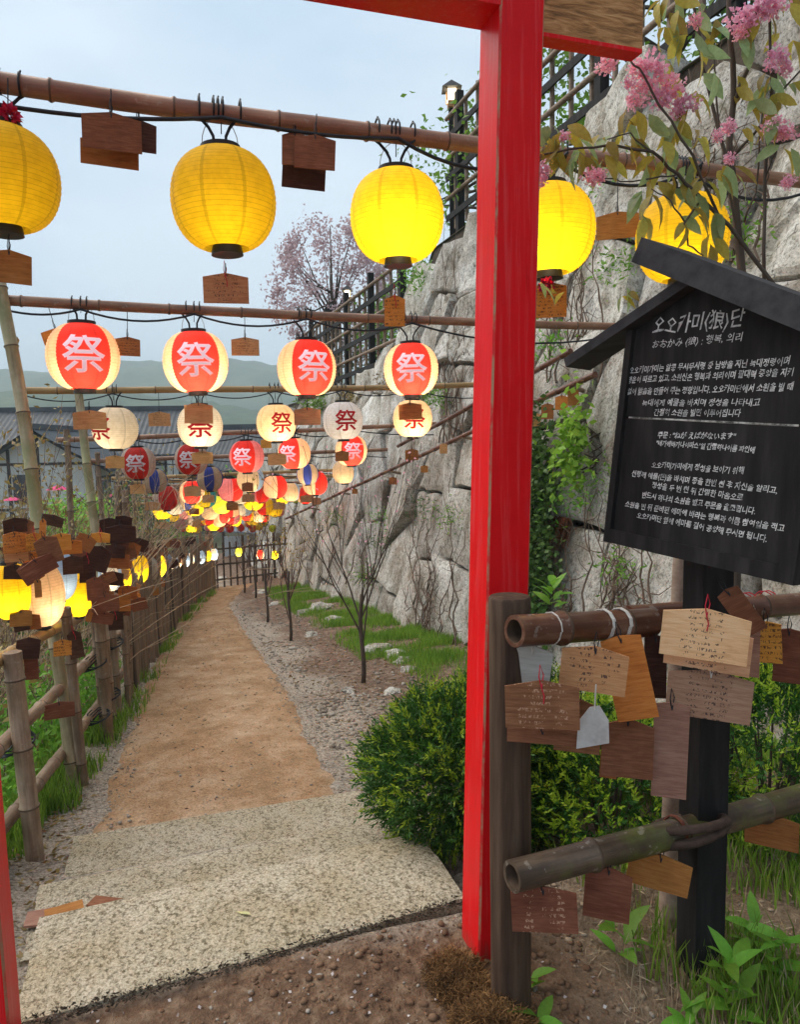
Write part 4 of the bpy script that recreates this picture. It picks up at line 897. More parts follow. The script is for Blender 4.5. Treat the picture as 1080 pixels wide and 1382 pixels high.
# lattice at the end of the path
lat = empty('lattice_fence', W(16.9, 1.06, base_z(16.9)), 'dark bamboo lattice fence closing the far end of the path', 'fence'); li = lat.matrix_basis.inverted()
e0, e1 = W(16.95, 1.0, 0), W(18.2, 3.2, 0)
for k in range(15):
    f = k / 14; p = e0.lerp(e1, f); s_ = st(p)[0]; mb = MB(); mb.tube([li @ (p + ZZ * (base_z(s_) - .1)), li @ (p + ZZ * (base_z(s_) + (1.05 if k % 5 else 1.2)))], .022 if k % 5 else .035, 6); mb.obj('upright', bark, lat)
for hz in (.2, .55, .9): mb = MB(); mb.tube([li @ (e0 + ZZ * (base_z(16.9) + hz)), li @ (e1 + ZZ * (base_z(18.2) + hz))], .022, 6); mb.obj('rail', bark, lat)
# row-one red flower ornament at the frame edge

# ================================================================== RAIL FENCE ON THE RIGHT, SIGN
rf = empty('rail_fence', G(690, 1365), 'dark post fence with two bamboo rails, just right of the red gate post', 'fence'); ri = rf.matrix_basis.inverted()
pb_ = G(690, 1368); mb = MB(); r0 = .056; zt_ = P(690, 795, (pb_ - CAM).dot(_f) - .02).z
N = 16; mb.tube([ri @ (pb_ + ZZ * (-.1 + (zt_ + .1) * i / N)) for i in range(N)] + [ri @ (Vector((pb_.x, pb_.y, zt_ - .006))), ri @ Vector((pb_.x, pb_.y, zt_))], [r0 * random.uniform(.985, 1.01) for _ in range(N)] + [r0, r0 * .93], 24)
mb.obj('round_post', post_dark, rf, smooth=True, sharp=40)
ua, ub = P(694, 852, 1.86), P(880, 838, 2.12); ub2 = P(862, 838, 2.12); uc = P(1100, 812, 2.42)
bamboo('upper_rail', ua, ub, .041, bam_rail, rf, node=.24, hollow=True, seg=18)
bamboo('upper_rail', ub2 + UU * .05, uc, .036, bam_rail, rf, node=.28, seg=16)
la, lb = P(692, 1183, 1.88), P(1110, 1066, 2.40)
bamboo('lower_rail', la, lb, .040, bam_moss, rf, node=.30, hollow=True, seg=18)
def coil(name, c, ax, r, turns, pitch, wire, mat, parent, label=None):
    ax = ax.normalized(); u = ax.cross(ZZ).normalized(); w = ax.cross(u); inv = parent.matrix_basis.inverted(); n = int(turns * 12)
    mb = MB(); mb.tube([inv @ (c + ax * (pitch * k / 12) + (u * math.cos(2 * math.pi * k / 12) + w * math.sin(2 * math.pi * k / 12)) * r) for k in range(n + 1)], wire, 5, caps=False)
    o = mb.obj(name, mat, parent); 
    if label: o['label'] = label
    return o
axu = (ub - ua)
for x, n_t in ((738, 1), (806, 3), (830, 3)): coil('wire_wrap', ua + axu * ((x - 694) / 186.0), axu, .0425, n_t, .004, .0022, whitecord, rf)
axl = lb - la
coil('wire_wrap', la + axl * .46, axl, .042, 2, .006, .003, M('rust_wire', [(.12, .03, .015), (.22, .07, .04)], 20), rf, 'rusty wire wrapped round the lower rail')
axc = uc - ub2
for f in (.62, .74): coil('red_cord_wrap', ub2 + UU * .05 + axc * f, axc, .038, 2, .02, .002, redcord, rf)
# stakes
sa = P(898, 1285, 2.42); sb_ = P(922, 740, 2.36); bamboo('wooden_stake', sa - ZZ * .1, sb_, .031, M('pale_pink_stake', [(.22, .15, .11), (.36, .26, .20), (.46, .36, .28)], 5, (6, 6, 1), rough=.8, var=0), rf, node=.5)
# the black square post of the sign
sg = empty('notice_board', G(955, 1338), 'black house shaped notice board with white hand painted lettering', 'notice board'); si = sg.matrix_basis.inverted()
bpz = G(955, 1338); mb = MB(); yaw = R_(12); axx = (Vector((math.cos(yaw), math.sin(yaw), 0)), Vector((-math.sin(yaw), math.cos(yaw), 0)), ZZ)
tz = 1.62; mb.box(si @ (bpz + Vector((0.012, .085, tz / 2 - .05))), (.096, .096, tz + .1), axx); o = mb.obj('support_post', blackwood, sg)
BL, BR, TLc = P(820, 725, 2.22), P(1070, 782, 1.74), P(820, 490, 2.22)
ex = (BR - BL).normalized(); ez = (TLc - BL); ez = (ez - ex * ez.dot(ex)).normalized(); ey = ez.cross(ex)      # ey points away from the reader
if ey.dot(BL - CAM) < 0: ey = -ey
def B(x, y):                                     # pixel -> board plane coordinates (a along, b up)
    v = ray(x, y); k = (BL - CAM).dot(ey) / v.dot(ey); p = CAM + v * k - BL; return p.dot(ex), p.dot(ez)
def BP(a, b, off=0): return BL + ex * a + ez * b + ey * off
apx, apz = B(946, 560)[0], B(929, 374)[1]; lex, lez = B(775, 497); rtx, rtz = B(1070, 437)
hw = apx; bh = lez + (apz - lez) / (apx - lex) * (0 - lex); Wd = B(1100, 600)[0]
seam_b = (B(820, 563)[1] + B(1060, 572)[1]) / 2
# panels: two boards with a gap line, behind a frame
mb = MB(); mb.prism([si @ BP(.02, .02), si @ BP(Wd - .02, .02), si @ BP(Wd - .02, seam_b - .003), si @ BP(.02, seam_b - .003)], ey * 0, ey * .022); mb.obj('lower_board', blackwood, sg)
mb = MB(); mb.prism([si @ BP(.02, seam_b + .003), si @ BP(Wd - .02, seam_b + .003), si @ BP(Wd - .02, bh), si @ BP(hw, apz), si @ BP(.02, bh)], ey * 0, ey * .022); mb.obj('upper_board', blackwood, sg)
mb = MB(); mb.prism([si @ BP(.03, seam_b - .0022), si @ BP(Wd - .03, seam_b - .0022), si @ BP(Wd - .03, seam_b + .0022), si @ BP(.03, seam_b + .0022)], ey * -.0008, ey * .018); mb.obj('chipped_seam', M('chipped_white_seam', [(.02, .02, .02), (.10, .10, .09), (.55, .53, .50), (.62, .6, .56)], 16, rough=.8, bmp=0, nr=.8), sg)
for (a0, b0_, a1, b1_) in ((-.004, -.012, .018, bh), (Wd - .036, -.012, Wd + .004, bh), (.018, -.012, Wd - .036, .028)):
    mb = MB(); mb.prism([si @ BP(a0, b0_), si @ BP(a1, b0_), si @ BP(a1, b1_), si @ BP(a0, b1_)], ey * -.012, ey * .030); mb.obj('frame_rail', blackwood, sg)
def plank(a0, b0_, a1, b1_, th, d0, d1, name, ext=(0, 0)):
    d = Vector((a1 - a0, b1_ - b0_)); L = d.length; d /= L; nrm = Vector((-d.y, d.x)); 
    if nrm.y < 0: nrm = -nrm
    pa = Vector((a0, b0_)) - d * ext[0]; pb = Vector((a1, b1_)) + d * ext[1]
    q = [pa, pb, pb + nrm * th, pa + nrm * th]; mb = MB(); mb.prism([si @ BP(v.x, v.y) for v in q], ey * d0, ey * d1); return mb.obj(name, roofwood, sg)
plank(lex, lez, apx, apz + .0, .030, -.035, .07, 'roof_plank', (0.0, 0.0))
a0_, b0_ = B(886, 357); sl1 = (rtz - B(925, 378)[1]) / (rtx - B(925, 378)[0])
plank(a0_, B(925, 378)[1] - sl1 * (B(925, 378)[0] - a0_), Wd + .13, B(925, 378)[1] + sl1 * (Wd + .13 - B(925, 378)[0]), .066, -.10, .08, 'roof_plank')
# lettering
lines = [('오오카미(狼)단', 883, 441, 1006, 428, 25, .012), ('おおかみ (狼) : 행복, 의리', 882, 465, 1003, 455, 12, .01),
         ('오오카미가미는 알콩 무시무시령 중 남방을 지닌 늑대정령이며', 851, 499.5, 1067, 487, 10.5, .02), ('행운이 따르고 있고, 소원신은 행복과 의리이며 팔대력 중앙을 지키', 848, 513, 1072, 502, 10.5, .02),
         ('없이 밝음을 만들어 주는 정령입니다. 오오카미단에서 소원을 빌 때', 848, 529, 1072, 522, 10.5, .02), ('늑대에게 예물을 바치며 정성을 나타내고', 868, 544, 1027, 543, 10, .015), ('간절히 소원을 빌면 이루어집니다', 884, 557, 1001, 557.5, 10, .015),
         ('주문 : "ねが えばがないます"', 889, 587, 994, 589, 9.5, .02), ('"네가에바가나이마스"일 간절하나이룸 파인애', 887, 598, 1020, 607, 8.5, .03),
         ('오오카미가미에게 정성을 보이기 위해', 881, 627, 1005, 636, 9.5, .02), ('신령께 예물(돈)을 바치며 종을 한번 친 후 자신을 알리고,', 854, 639, 1051, 662, 9.5, .02), ('정성을 두 번 친 뒤 간절한 마음으로', 881, 655, 1004, 672, 9.5, .02),
         ('반드시 하나의 소원을 빌고 주문을 읊조립니다.', 868, 668, 1021, 690, 9.5, .02), ('소원을 빈 뒤 준비된 에마에 바라는 행복과 이름 참여일을 적고', 845, 680, 1060, 713, 9.5, .02), ('오오카미단 옆에 에마를 걸어 공양해 주시면 됩니다.', 861, 695, 1037, 727, 9.5, .02)]
for li_, (body, x0, y0, x1, y1, hpx, bold) in enumerate(lines):
    bm = text_mesh(body, bold - .002, 1); xs_ = [v.co.x for v in bm.verts]; ys_ = [v.co.y for v in bm.verts]; mnx, mxx = min(xs_), max(xs_)
    A0, A1 = B(x0, y0), B(x1, y1); L = math.hypot(A1[0] - A0[0], A1[1] - A0[1]); dx_, dy_ = (A1[0] - A0[0]) / L, (A1[1] - A0[1]) / L
    kx = L / (mxx - mnx); hh = abs(B((x0 + x1) / 2, y0 - hpx / 2)[1] - B((x0 + x1) / 2, y0 + hpx / 2)[1]); ky = hh / .92; cyy = .36
    for v in bm.verts:
        u_ = (v.co.x - mnx); ci = int(v.co.x); jit = noise.noise(Vector((u_ * .9, li_ * 3.3, 0))) * .16; v_ = (v.co.y - cyy) * (1 + .2 * noise.noise(Vector((u_ * .7, li_ * 7, 4)))) + jit; u_ += .12 * (v.co.y - cyy) + .05 * noise.noise(Vector((u_ * 2.5, v.co.y * 2, li_)))
        a = A0[0] + dx_ * u_ * kx; b = A0[1] + dy_ * u_ * kx + v_ * ky; v.co = si @ BP(a, b, -.0016)
    me = D.meshes.new('painted_lettering'); bm.to_mesh(me); bm.free(); me.materials.append(white_paint); link('painted_lettering', me, sg)
# rope binding of rail and post: thick dark
mb = MB(); c = P(955, 1140, 2.08); 
for q in range(2): mb.tube([si @ (c + Vector((.085 * math.cos(t) - .03, .085 * math.sin(t) + .03, .02 * math.cos(t + q) + .025 * q))) for t in [2 * math.pi * k / 14 for k in range(14)]], .013, 6); 
mb2 = MB(); mb2.tube([si @ (c + Vector((.10 * math.cos(t) - .03, .085 * math.sin(t) + .05, .03 * math.cos(t + t / 9) + .0016 * k))) for k, t in enumerate([2 * math.pi * k / 14 for k in range(30)])], .014, 6)
mb2.obj('rope_binding', M('dark_rope', [(.03, .018, .014), (.09, .055, .04)], 40, rough=.9, bmp=.8, bdist=.006), sg, smooth=True)

# plaques on the right fence: (x, y, w, h, depth, tone, rot, write, cord, label, tall)
rp = [(716, 903, 56, 52, 1.93, 'grey', .12, 0, 'white', 'grey weathered plaque hanging behind the dark written one, beside the round post'),
      (733, 998, 94, 22, 1.90, 'brown', .0, 0, 'black', 'brown plaque whose lower edge shows below the dark written one'),
      (732, 957, 97, 68, 1.84, 'brown', -.02, 1, 'red', 'dark brown plaque with pale writing and red cord, beside the round post'),
      (780, 985, 60, 74, 1.99, 'brown', .05, 0, 'black', 'brown plaque behind the small white tag'),
      (801, 909, 86, 60, 1.90, 'tan', .10, 1, 'black', 'tan written plaque, tilted, between the dark plaque and the orange one'),
      (851, 920, 50, 112, 1.97, 'orange', -.22, 0, 'black', 'long orange plaque hanging sideways, swung to one side'),
      (847, 1015, 66, 80, 2.02, 'brown', .02, 0, 'black', 'red brown stained plaque below the long orange one'), (822, 1030, 22, 54, 2.04, 'mid', .05, 0, 'black', 'narrow brown plaque edge under the orange one'),
      (885, 905, 30, 90, 2.10, 'dark', 0, 0, 'black', 'dark upright plaque between the orange one and the light ones'), (905, 1018, 46, 132, 2.02, 'pink', .02, 0, 'black', 'long pinkish brown stained plank shaped plaque beside the black post'),
      (957, 943, 110, 66, 1.98, 'pink', .07, 1, 'white', 'pinkish brown written plaque, lowest of the light stack on the black post'), (955, 880, 110, 60, 1.96, 'light', .08, 1, 'white', 'light tan plaque showing beneath the top written one'),
      (951, 862, 114, 70, 1.92, 'light', .08, 1, 'red', 'pale tan written plaque with red cord, topmost on the black post'), (1018, 880, 18, 80, 2.04, 'pink', .0, 0, 'white', 'narrow pinkish plaque edge right of the light stack'),
      (1005, 829, 28, 66, 1.98, 'brown', -.62, 0, 'black', 'dark edged brown plaque tilted steeply on the upper rail'), (1036, 872, 34, 60, 2.1, 'orange', -.06, 1, 'black', 'orange written plaque partly behind the light stack'),
      (1064, 890, 34, 74, 2.18, 'brown', .02, 0, 'black', 'brown plaque at the frame edge on the upper rail'),
      (735, 1233, 90, 60, 1.90, 'brown', -.05, 1, 'black', 'dark brown plaque hanging first on the lower rail'), (820, 1211, 60, 78, 1.99, 'brown', .06, 0, 'black', 'brown grained plaque hung sideways, second on the lower rail'),
      (889, 1182, 78, 52, 2.08, 'mid', .14, 0, 'black', 'orange brown tilted plaque on the lower rail beside the black post'), (1042, 1126, 68, 48, 2.3, 'mid', .0, 0, 'black', 'red brown plaque hanging on the lower rail at the frame edge')]
for (x, y, w, h, dp, tone, rot, wr, cord, lab) in rp:
    p = P(x, y, dp); ema(p, w * dp / 1000, h * dp / 1000, tone, lab, 'plaques tied to the rail fence', rot=rot, yaw=math.atan2((CAM - p).x, -(CAM - p).y) + random.uniform(-.05, .12), write=bool(wr), cord=cord, cordlen=.05 if h > 40 else .02, peak=.008 if h > 100 or w < 50 else None)
# white paper tag
p = P(803, 955, 1.85); tg = empty('paper_tag', p, 'small white five cornered wooden tag tied under the written tan plaque', 'tag', 'plaques tied to the rail fence'); tg.rotation_euler = (0, 0, math.atan2((CAM - p).x, -(CAM - p).y))
mb = MB(); mb.prism([(-.012, 0, .0), (.012, 0, .006), (.034, 0, -.03), (.036, 0, -.088), (-.044, 0, -.11), (-.040, 0, -.04)], (0, -.002, 0), (0, .002, 0)); mb.obj('tag_board', M('greyed_white_tag', [(.34, .30, .28), (.52, .48, .46), (.62, .6, .58)], 14, rough=.9), tg)
mb = MB(); mb.tube([(0, -.004, -.004), (.003, 0, .06)], .0018, 4); mb.obj('cord', whitecord, tg)

# ================================================================== WALKWAY RAIL WITH PLAQUES IN FRONT OF THE WALL
def wl(x, y, off): # on a line parallel to the wall foot
    return T(x, y, off)
def wallface(x, y, off):
    v = ray(x, y); k = (2.95 + .235 * (EYE + .8)) / (v.dot(VV) - .235 * v.z); return CAM + v * k * .985 + wall_n * off
wr = empty('wall_handrail', wallface(417, 690, .2), 'two slanting bamboo rails fixed along the foot of the stone wall', 'handrail'); wi = wr.matrix_basis.inverted()
ra, rb = wallface(395, 702, .18), wallface(835, 514, .22)
bamboo('rail', ra, rb, .026, bam_rail, wr, node=.4); bamboo('rail', wallface(555, 606, .2), wallface(800, 483, .22), .026, bam_rail, wr, node=.4)
for f in (.03, .2, .4, .6, .8, .97):
    q = ra.lerp(rb, f); mb = MB(); mb.tube([wi @ q, wi @ (q - wall_n * .3)], .02, 7); mb.obj('wall_bracket', bam_old, wr, smooth=True, sharp=50)
for k, (x, y, w, h, tone) in enumerate([(757, 577, 17, 19, 'tan'), (722, 590, 16, 20, 'mid'), (738, 584, 14, 20, 'mid'), (775, 566, 16, 22, 'mid'), (795, 555, 18, 20, 'orange'), (812, 548, 14, 22, 'mid'), (627, 613, 10, 14, 'tan'), (600, 640, 10, 10, 'mid'), (555, 655, 10, 10, 'mid'), (500, 668, 8, 8, 'mid')]):
    p = wallface(x, y, .27); dep = (p - CAM).dot(_f); ema(p, w * dep / 1000, h * dep / 1000, tone, '%s plaque, %s along the slanting rail before the stone wall' % ({'tan': 'pale', 'mid': 'brown', 'orange': 'orange'}[tone], ['seventh', 'fifth', 'sixth', 'eighth', 'ninth', 'tenth', 'fourth', 'third', 'second', 'first'][k]), 'plaques on the wall rail', cord='black', cordlen=.08, rot=random.uniform(-.06, .06))

# ================================================================== TERRACE FENCES, LAMPS
def terrace(s0, s1, z0f, hgt_, off, label):
    root = empty('terrace_fence', W(s0, wall_t(z0f(s0)) + off, z0f(s0)), label, 'fence'); inv = root.matrix_basis.inverted(); s_ = s0; n = 0
    def q(s_, z): return inv @ W(s_, wall_t(z0f(s_)) + off, z)
    while s_ <= s1 + .01:
        mb = MB(); mb.box(q(s_, z0f(s_) + hgt_ / 2 + .05), (.11, .11, hgt_ + .35), (UU, VV, ZZ)); mb.obj('post', blackwood, root); s_ += 1.9
    nr = 6
    for k in range(nr):
        hz = .22 + (hgt_ - .25) * k / (nr - 1); mb = MB()
        if k % 2 == 0: mb.beam(q(s0, z0f(s0) + hz) + VV * -.06, q(s1, z0f(s1) + hz) + VV * -.06, .025, .09); mb.obj('rail', blackwood, root)
        else: mb.tube([q(s0, z0f(s0) + hz) + VV * -.05, q((s0 + s1) / 2, z0f((s0 + s1) / 2) + hz) + VV * -.05, q(s1, z0f(s1) + hz) + VV * -.05], .032, 8); mb.obj('rail', bam_old, root, smooth=True, sharp=50)
    s_ = s0 + .2; mb = MB(); mb.tube([(0, 0, 0), (0, 0, .5), (0, 0, 1)], [.03, .031, .028], 7); me = mb.mesh('bamboo_slat', bam_old, smooth=True, sharp=50)
    while s_ < s1:
        o = link('bamboo_slat', me, root, loc=q(s_, z0f(s_) + .02)); o.scale = (1, 1, hgt_ - .02 + random.uniform(-.02, .08)); s_ += .42
terrace(3.2, 11.2, lambda s: 4.85, 1.75, .28, 'black post and bamboo lattice fence on top of the high stone wall')
terrace(11.9, 21.6, lambda s: 2.8, 1.75, .18, 'lower lattice fence stepping down along the far end of the stone wall')
lampglow = m_emit('lamp_glow', (1, .85, .55), 5)
def lamp(p0, p1, sc, label):
    o = empty('lamp_post', p0, label, 'lamp', 'small roofed lamps on the terrace'); inv = o.matrix_basis.inverted(); h = (p1 - p0).length
    mb = MB(); mb.box((0, 0, h / 2), (.10, .10, h)); mb.obj('pole', blackwood, o)
    mb = MB(); mb.box((0.04 * sc, -.02, h + .06 * sc), (.30 * sc, .26 * sc, .16 * sc)); mb.obj('mount', nuki_wood, o)
    mb = MB(); mb.box((0, 0, h + .30 * sc), (.22 * sc, .22 * sc, .28 * sc)); mb.obj('lit_glass', lampglow, o)
    for sx in (-1, 1):
        for sy in (-1, 1): mb = MB(); mb.box((sx * .125 * sc, sy * .125 * sc, h + .30 * sc), (.03 * sc, .03 * sc, .32 * sc)); mb.obj('corner_bar', nuki_wood, o)
    mb = MB(); w = .25 * sc; z0 = h + .45 * sc; mb.add([(-w, -w, z0), (w, -w, z0), (w, w, z0), (-w, w, z0), (0, 0, z0 + .26 * sc), ], [(0, 1, 4), (1, 2, 4), (2, 3, 4), (3, 0, 4), (3, 2, 1, 0)]); mb.obj('roof', roofwood, o)
p1 = P(610, 146, 11.9); lamp(Vector((p1.x, p1.y, 4.8)), p1, .62, 'taller lamp post with little roof, lit, above the high wall')
p1 = P(469, 406, 17.0); lamp(Vector((p1.x, p1.y, 2.8)), p1, .5, 'smaller lit lamp on the lower terrace fence')

# ================================================================== VEGETATION
leaf_dark = Mleaf('yew_leaf', (.02, .075, .012), (.06, .19, .025), .25); leaf_tip = Mleaf('yew_new_tip', (.20, .38, .015), (.44, .60, .05), .4)
leaf_mid = Mleaf('fresh_leaf', (.08, .22, .015), (.22, .44, .05), .4); leaf_lime = Mleaf('lime_leaf', (.18, .36, .03), (.34, .55, .08), .45)
grass_m = Mleaf('grass_blade', (.08, .19, .015), (.30, .46, .06), .35, scale=3); ivy_m = Mleaf('ivy_leaf', (.03, .09, .02), (.10, .21, .04), .25)
ever_m = Mleaf('evergreen_leaf', (.015, .035, .010), (.06, .12, .03), .2); dryleaf = Mleaf('dry_leaf', (.15, .09, .03), (.34, .25, .08), .2)
bronze = Mleaf('bronze_young_leaf', (.22, .13, .015), (.50, .42, .08), .5, var=.3); cher_green = Mleaf('cherry_green_leaf', (.12, .21, .05), (.40, .50, .24), .4, var=.25)
petal_m = Mleaf('pink_petal', (.86, .30, .46), (.96, .64, .74), .4, var=.1); petal_far = Mleaf('pale_blossom', (.42, .28, .30), (.72, .56, .58), .4)
petal_w = Mleaf('fallen_petal', (.6, .5, .5), (.8, .75, .72), .3)
def rand_dirs(n, upb=0.0):
    v = rng.normal(size=(n, 3)); v[:, 2] += upb; return v / np.linalg.norm(v, axis=1)[:, None]
def leaves(C_, Dr, L, Wd_, bend=.15):
    """rhombic leaves: C_ (n,3) base points, Dr (n,3) unit directions, L, Wd_ (n,) -> V, F (4-gons)"""
    n = len(C_); ref = rng.normal(size=(n, 3)); S_ = np.cross(Dr, ref); S_ /= np.linalg.norm(S_, axis=1)[:, None] + 1e-9; N_ = np.cross(S_, Dr)
    L = np.broadcast_to(np.asarray(L), (n,))[:, None]; w = np.broadcast_to(np.asarray(Wd_), (n,))[:, None]
    V = np.stack([C_, C_ + Dr * L * .45 + S_ * w / 2 + N_ * L * bend * .5, C_ + Dr * L, C_ + Dr * L * .45 - S_ * w / 2 + N_ * L * bend * .5], 1).reshape(-1, 3)
    return V, np.arange(4 * n).reshape(-1, 4)
def blades(pts, h, w, lean=.35):
    n = len(pts); a = rng.uniform(0, 2 * np.pi, n); dx = np.stack([np.cos(a), np.sin(a), np.zeros(n)], 1); b = rng.uniform(0, 2 * np.pi, n); ln = np.stack([np.cos(b), np.sin(b), np.zeros(n)], 1) * (rng.uniform(.1, lean, n) * h)[:, None]
    up = np.zeros((n, 3)); up[:, 2] = h; w = np.broadcast_to(w, (n,))[:, None]
    V = np.stack([pts - dx * w / 2, pts + dx * w / 2, pts + up * .55 + ln * .35 + dx * w * .4, pts + up * .55 + ln * .35 - dx * w * .4, pts + up * .97 + ln * 1.05 + dx * w * .06, pts + up + ln * 1.1 - dx * w * .06], 1).reshape(-1, 3)
    I = np.arange(n)[:, None] * 6; Fc = np.concatenate([I + [0, 1, 2, 3], I + [3, 2, 4, 5]], 0); return V, Fc
def grass(name, regions, n, hr, wr_, mat, label, dens=None):
    """regions: list of (s0,s1,t0,t1,weight)"""
    ws = np.array([r[4] for r in regions], float); ws /= ws.sum(); pts = []
    while len(pts) < n:
        r = regions[rng.choice(len(regions), p=ws)]; s_, t_ = rng.uniform(r[0], r[1]), rng.uniform(r[2], r[3])
        if len(r) > 5: t_ = r[5](s_) + t_
        v = noise.noise(Vector((s_ * 1.8, t_ * 1.8, 7)))
        if v < .02 + .30 * rng.uniform(-1, 1): continue
        e = min(t_ - (r[5](s_) if len(r) > 5 else 0) - r[2], r[3] - t_ + (r[5](s_) if len(r) > 5 else 0)) / max(.01, (r[3] - r[2]) * .3)
        if rng.uniform() > e + .15: continue
        pts.append(tuple(W(s_, t_, hgt(s_, t_) - .005)))
    pts = np.array(pts); h = rng.uniform(*hr, n); V, Fc = blades(pts, h, wr_); o = link(name, np_mesh(name, V, Fc, mat)); return prop(o, label, kind='stuff')
fs = fence_t
grass('grass', [(5.2, 7.4, 2.1, 3.0, 1.0), (7.2, 9.6, 1.9, 3.1, 2), (9.5, 15.5, 1.9, 3.1, 3)], 34000, (.02, .11), .007, grass_m, 'bright green grass strip at the foot of the stone wall')
grass('grass', [(2.7, 4.3, -.75, -.02, 2.2, fs), (4.2, 6.2, -.7, .10, 2.4, fs), (6, 16, -.4, .20, 2.4, fs)], 24000, (.04, .15), .009, grass_m, 'bright grass and weeds under the picket fence')
grass('grass', [(1.2, 3.4, 1.35, 3.2, 2), (3.2, 5, 1.5, 3.0, 1.2)], 15000, (.03, .13), .007, grass_m, 'thin grass and weeds on the ground behind the rail fence')
def straw_litter(name, s0, s1, t0, t1, n, L, w, mat, label, lift=.01):
    s_ = rng.uniform(s0, s1, n); t_ = rng.uniform(t0, t1, n); C_ = np.array([tuple(W(a, b, hgt(a, b) + rng.uniform(0, lift))) for a, b in zip(s_, t_)]); Dr = rand_dirs(n); Dr[:, 2] *= .18; Dr /= np.linalg.norm(Dr, axis=1)[:, None]
    V, Fc = leaves(C_, Dr, rng.uniform(L * .5, L, n), w, .1); o = link(name, np_mesh(name, V, Fc, mat)); return prop(o, label, kind='stuff')
straw_litter('straw_litter', 1.0, 3.6, 1.15, 3.0, 6000, .07, .004, straw, 'dry straw and needles littering the soil behind the rail fence')
straw_litter('fallen_petals', .9, 2.15, -.9, 1.2, 420, .016, .012, petal_w, 'pale fallen petals dotted over the dark soil')
straw_litter('leaf_litter', 3.7, 13, -.4, 1.1, 900, .035, .008, bark, 'dark twigs and crumbs strewn over the path', .03)
straw_litter('coir_strands', 3.7, 12, -.35, 1.05, 5000, .055, .0042, straw, 'loose straw fibres pressed into the path', .032)
straw_litter('leaf_litter', 3.2, 9, 1.1, 2.4, 1500, .05, .014, dryleaf, 'dry leaf bits over the gravel beside the path')
straw_litter('leaf_litter', 2.0, 4.6, -1.1, -.45, 900, .05, .014, dryleaf, 'dry leaf bits beside the granite steps', .02)

def line_litter(s0, s1, s0b, s1b, z, n, label):
    f = rng.uniform(0, 1, n); s_ = s0 + (s0b - s0) * f + rng.uniform(0, 1, n) ** 2 * (s1 - s0); t_ = -.45 + 1.38 * f
    C_ = np.array([tuple(W(a, b, z + rng.uniform(0, .006))) for a, b in zip(s_, t_)]); Dr = rand_dirs(n); Dr[:, 2] *= .1; Dr /= np.linalg.norm(Dr, axis=1)[:, None]; V, Fc = leaves(C_, Dr, rng.uniform(.006, .022, n), .006, .1); o = link('leaf_litter', np_mesh('leaf_litter', V, Fc, joint_m)); prop(o, label, kind='stuff')
line_litter(2.66, 2.71, 2.74, 2.79, -.115, 1500, 'dark dirt doubling as shade behind the edge of the widest granite step')  # dirt crumbs, dark enough to stand in for weak shade at the step
line_litter(3.10, 3.15, 3.14, 3.19, -.247, 1500, 'dark dirt doubling as shade behind the edge of the middle granite step')  # likewise: dark crumbs put shade as well as dirt below this edge
line_litter(2.12, 2.17, 2.23, 2.28, .012, 1300, 'dark crumbs of soil along the front of the widest granite step')
# pebbles
ico = bmesh.new(); bmesh.ops.create_icosphere(ico, subdivisions=1, radius=1); iv = np.array([v.co[:] for v in ico.verts]); ifc = np.array([[v.index for v in f.verts] for f in ico.faces]); ico.free()
def pebbles(name, regs, n, r0, r1, mat, label):
    Vs, Fs = [], []
    for k in range(n):
        r = regs[k % len(regs)]; s_, t_ = rng.uniform(r[0], r[1]), rng.uniform(r[2], r[3]); rr = r0 + (r1 - r0) * rng.uniform() ** 3; A_ = iv * (rr * rng.uniform(.6, 1.2, 3)) * (1 + rng.uniform(-.22, .22, (len(iv), 1))); A_[:, 2] *= .6; a = rng.uniform(0, 6.3); ca, sa = math.cos(a), math.sin(a); A_ = A_ @ np.array([[ca, sa, 0], [-sa, ca, 0], [0, 0, 1]])
        c = W(s_, t_, hgt(s_, t_) + rr * .2 + (.025 if t_ < 1.0 and s_ > 3.7 else 0)); Vs.append(A_ + np.array(c[:])); Fs.append(ifc + k * len(iv))
    o = link(name, np_mesh(name, np.concatenate(Vs), np.concatenate(Fs), mat)); return prop(o, label, kind='stuff')
peb_m = M('pebble', [(.13, .10, .08), (.30, .25, .2), (.46, .42, .37)], 5, rough=.9, bmp=.5)
pebbles('gravel', [(3.4, 8, 1.05, 2.2), (3.7, 6, 1.0, 1.7), (8, 14, 1.1, 2.0)], 2600, .005, .030, peb_m, 'grey gravel and small stones beside the path')
pebbles('gravel', [(3.7, 11, -.35, 1.0)], 500, .003, .012, peb_m, 'crumbs of stone on the tan path')
pebbles('gravel', [(3.7, 7, .86, 1.12), (7, 12, .95, 1.2), (3.7, 8, -.45, -.22)], 1500, .004, .013, peb_m, 'fine gravel strewn over the edges of the path')
pebbles('gravel', [(2.3, 4.6, -1.0, -.42), (1.0, 2.1, -.6, 1.0), (1.0, 3.2, 1.1, 2.2)], 1100, .003, .013, peb_m, 'small stones in the dark soil round the steps')
pebbles('soil_clods', [(1.0, 2.15, -.8, 1.1), (1.3, 2.2, .2, 1.2)], 1500, .003, .016, M('soil_clod', [(.07, .038, .022), (.18, .10, .058), (.28, .18, .11)], 9, rough=1, bmp=.8), 'dark soil clods on the damp ground before the steps')
pebbles('soil_clods', [(1.0, 3.2, 1.1, 2.3)], 900, .003, .014, M('sandy_clod', [(.16, .11, .07), (.34, .25, .17), (.48, .38, .28)], 9, rough=1, bmp=.8), 'sandy crumbs on the soil behind the rail fence')
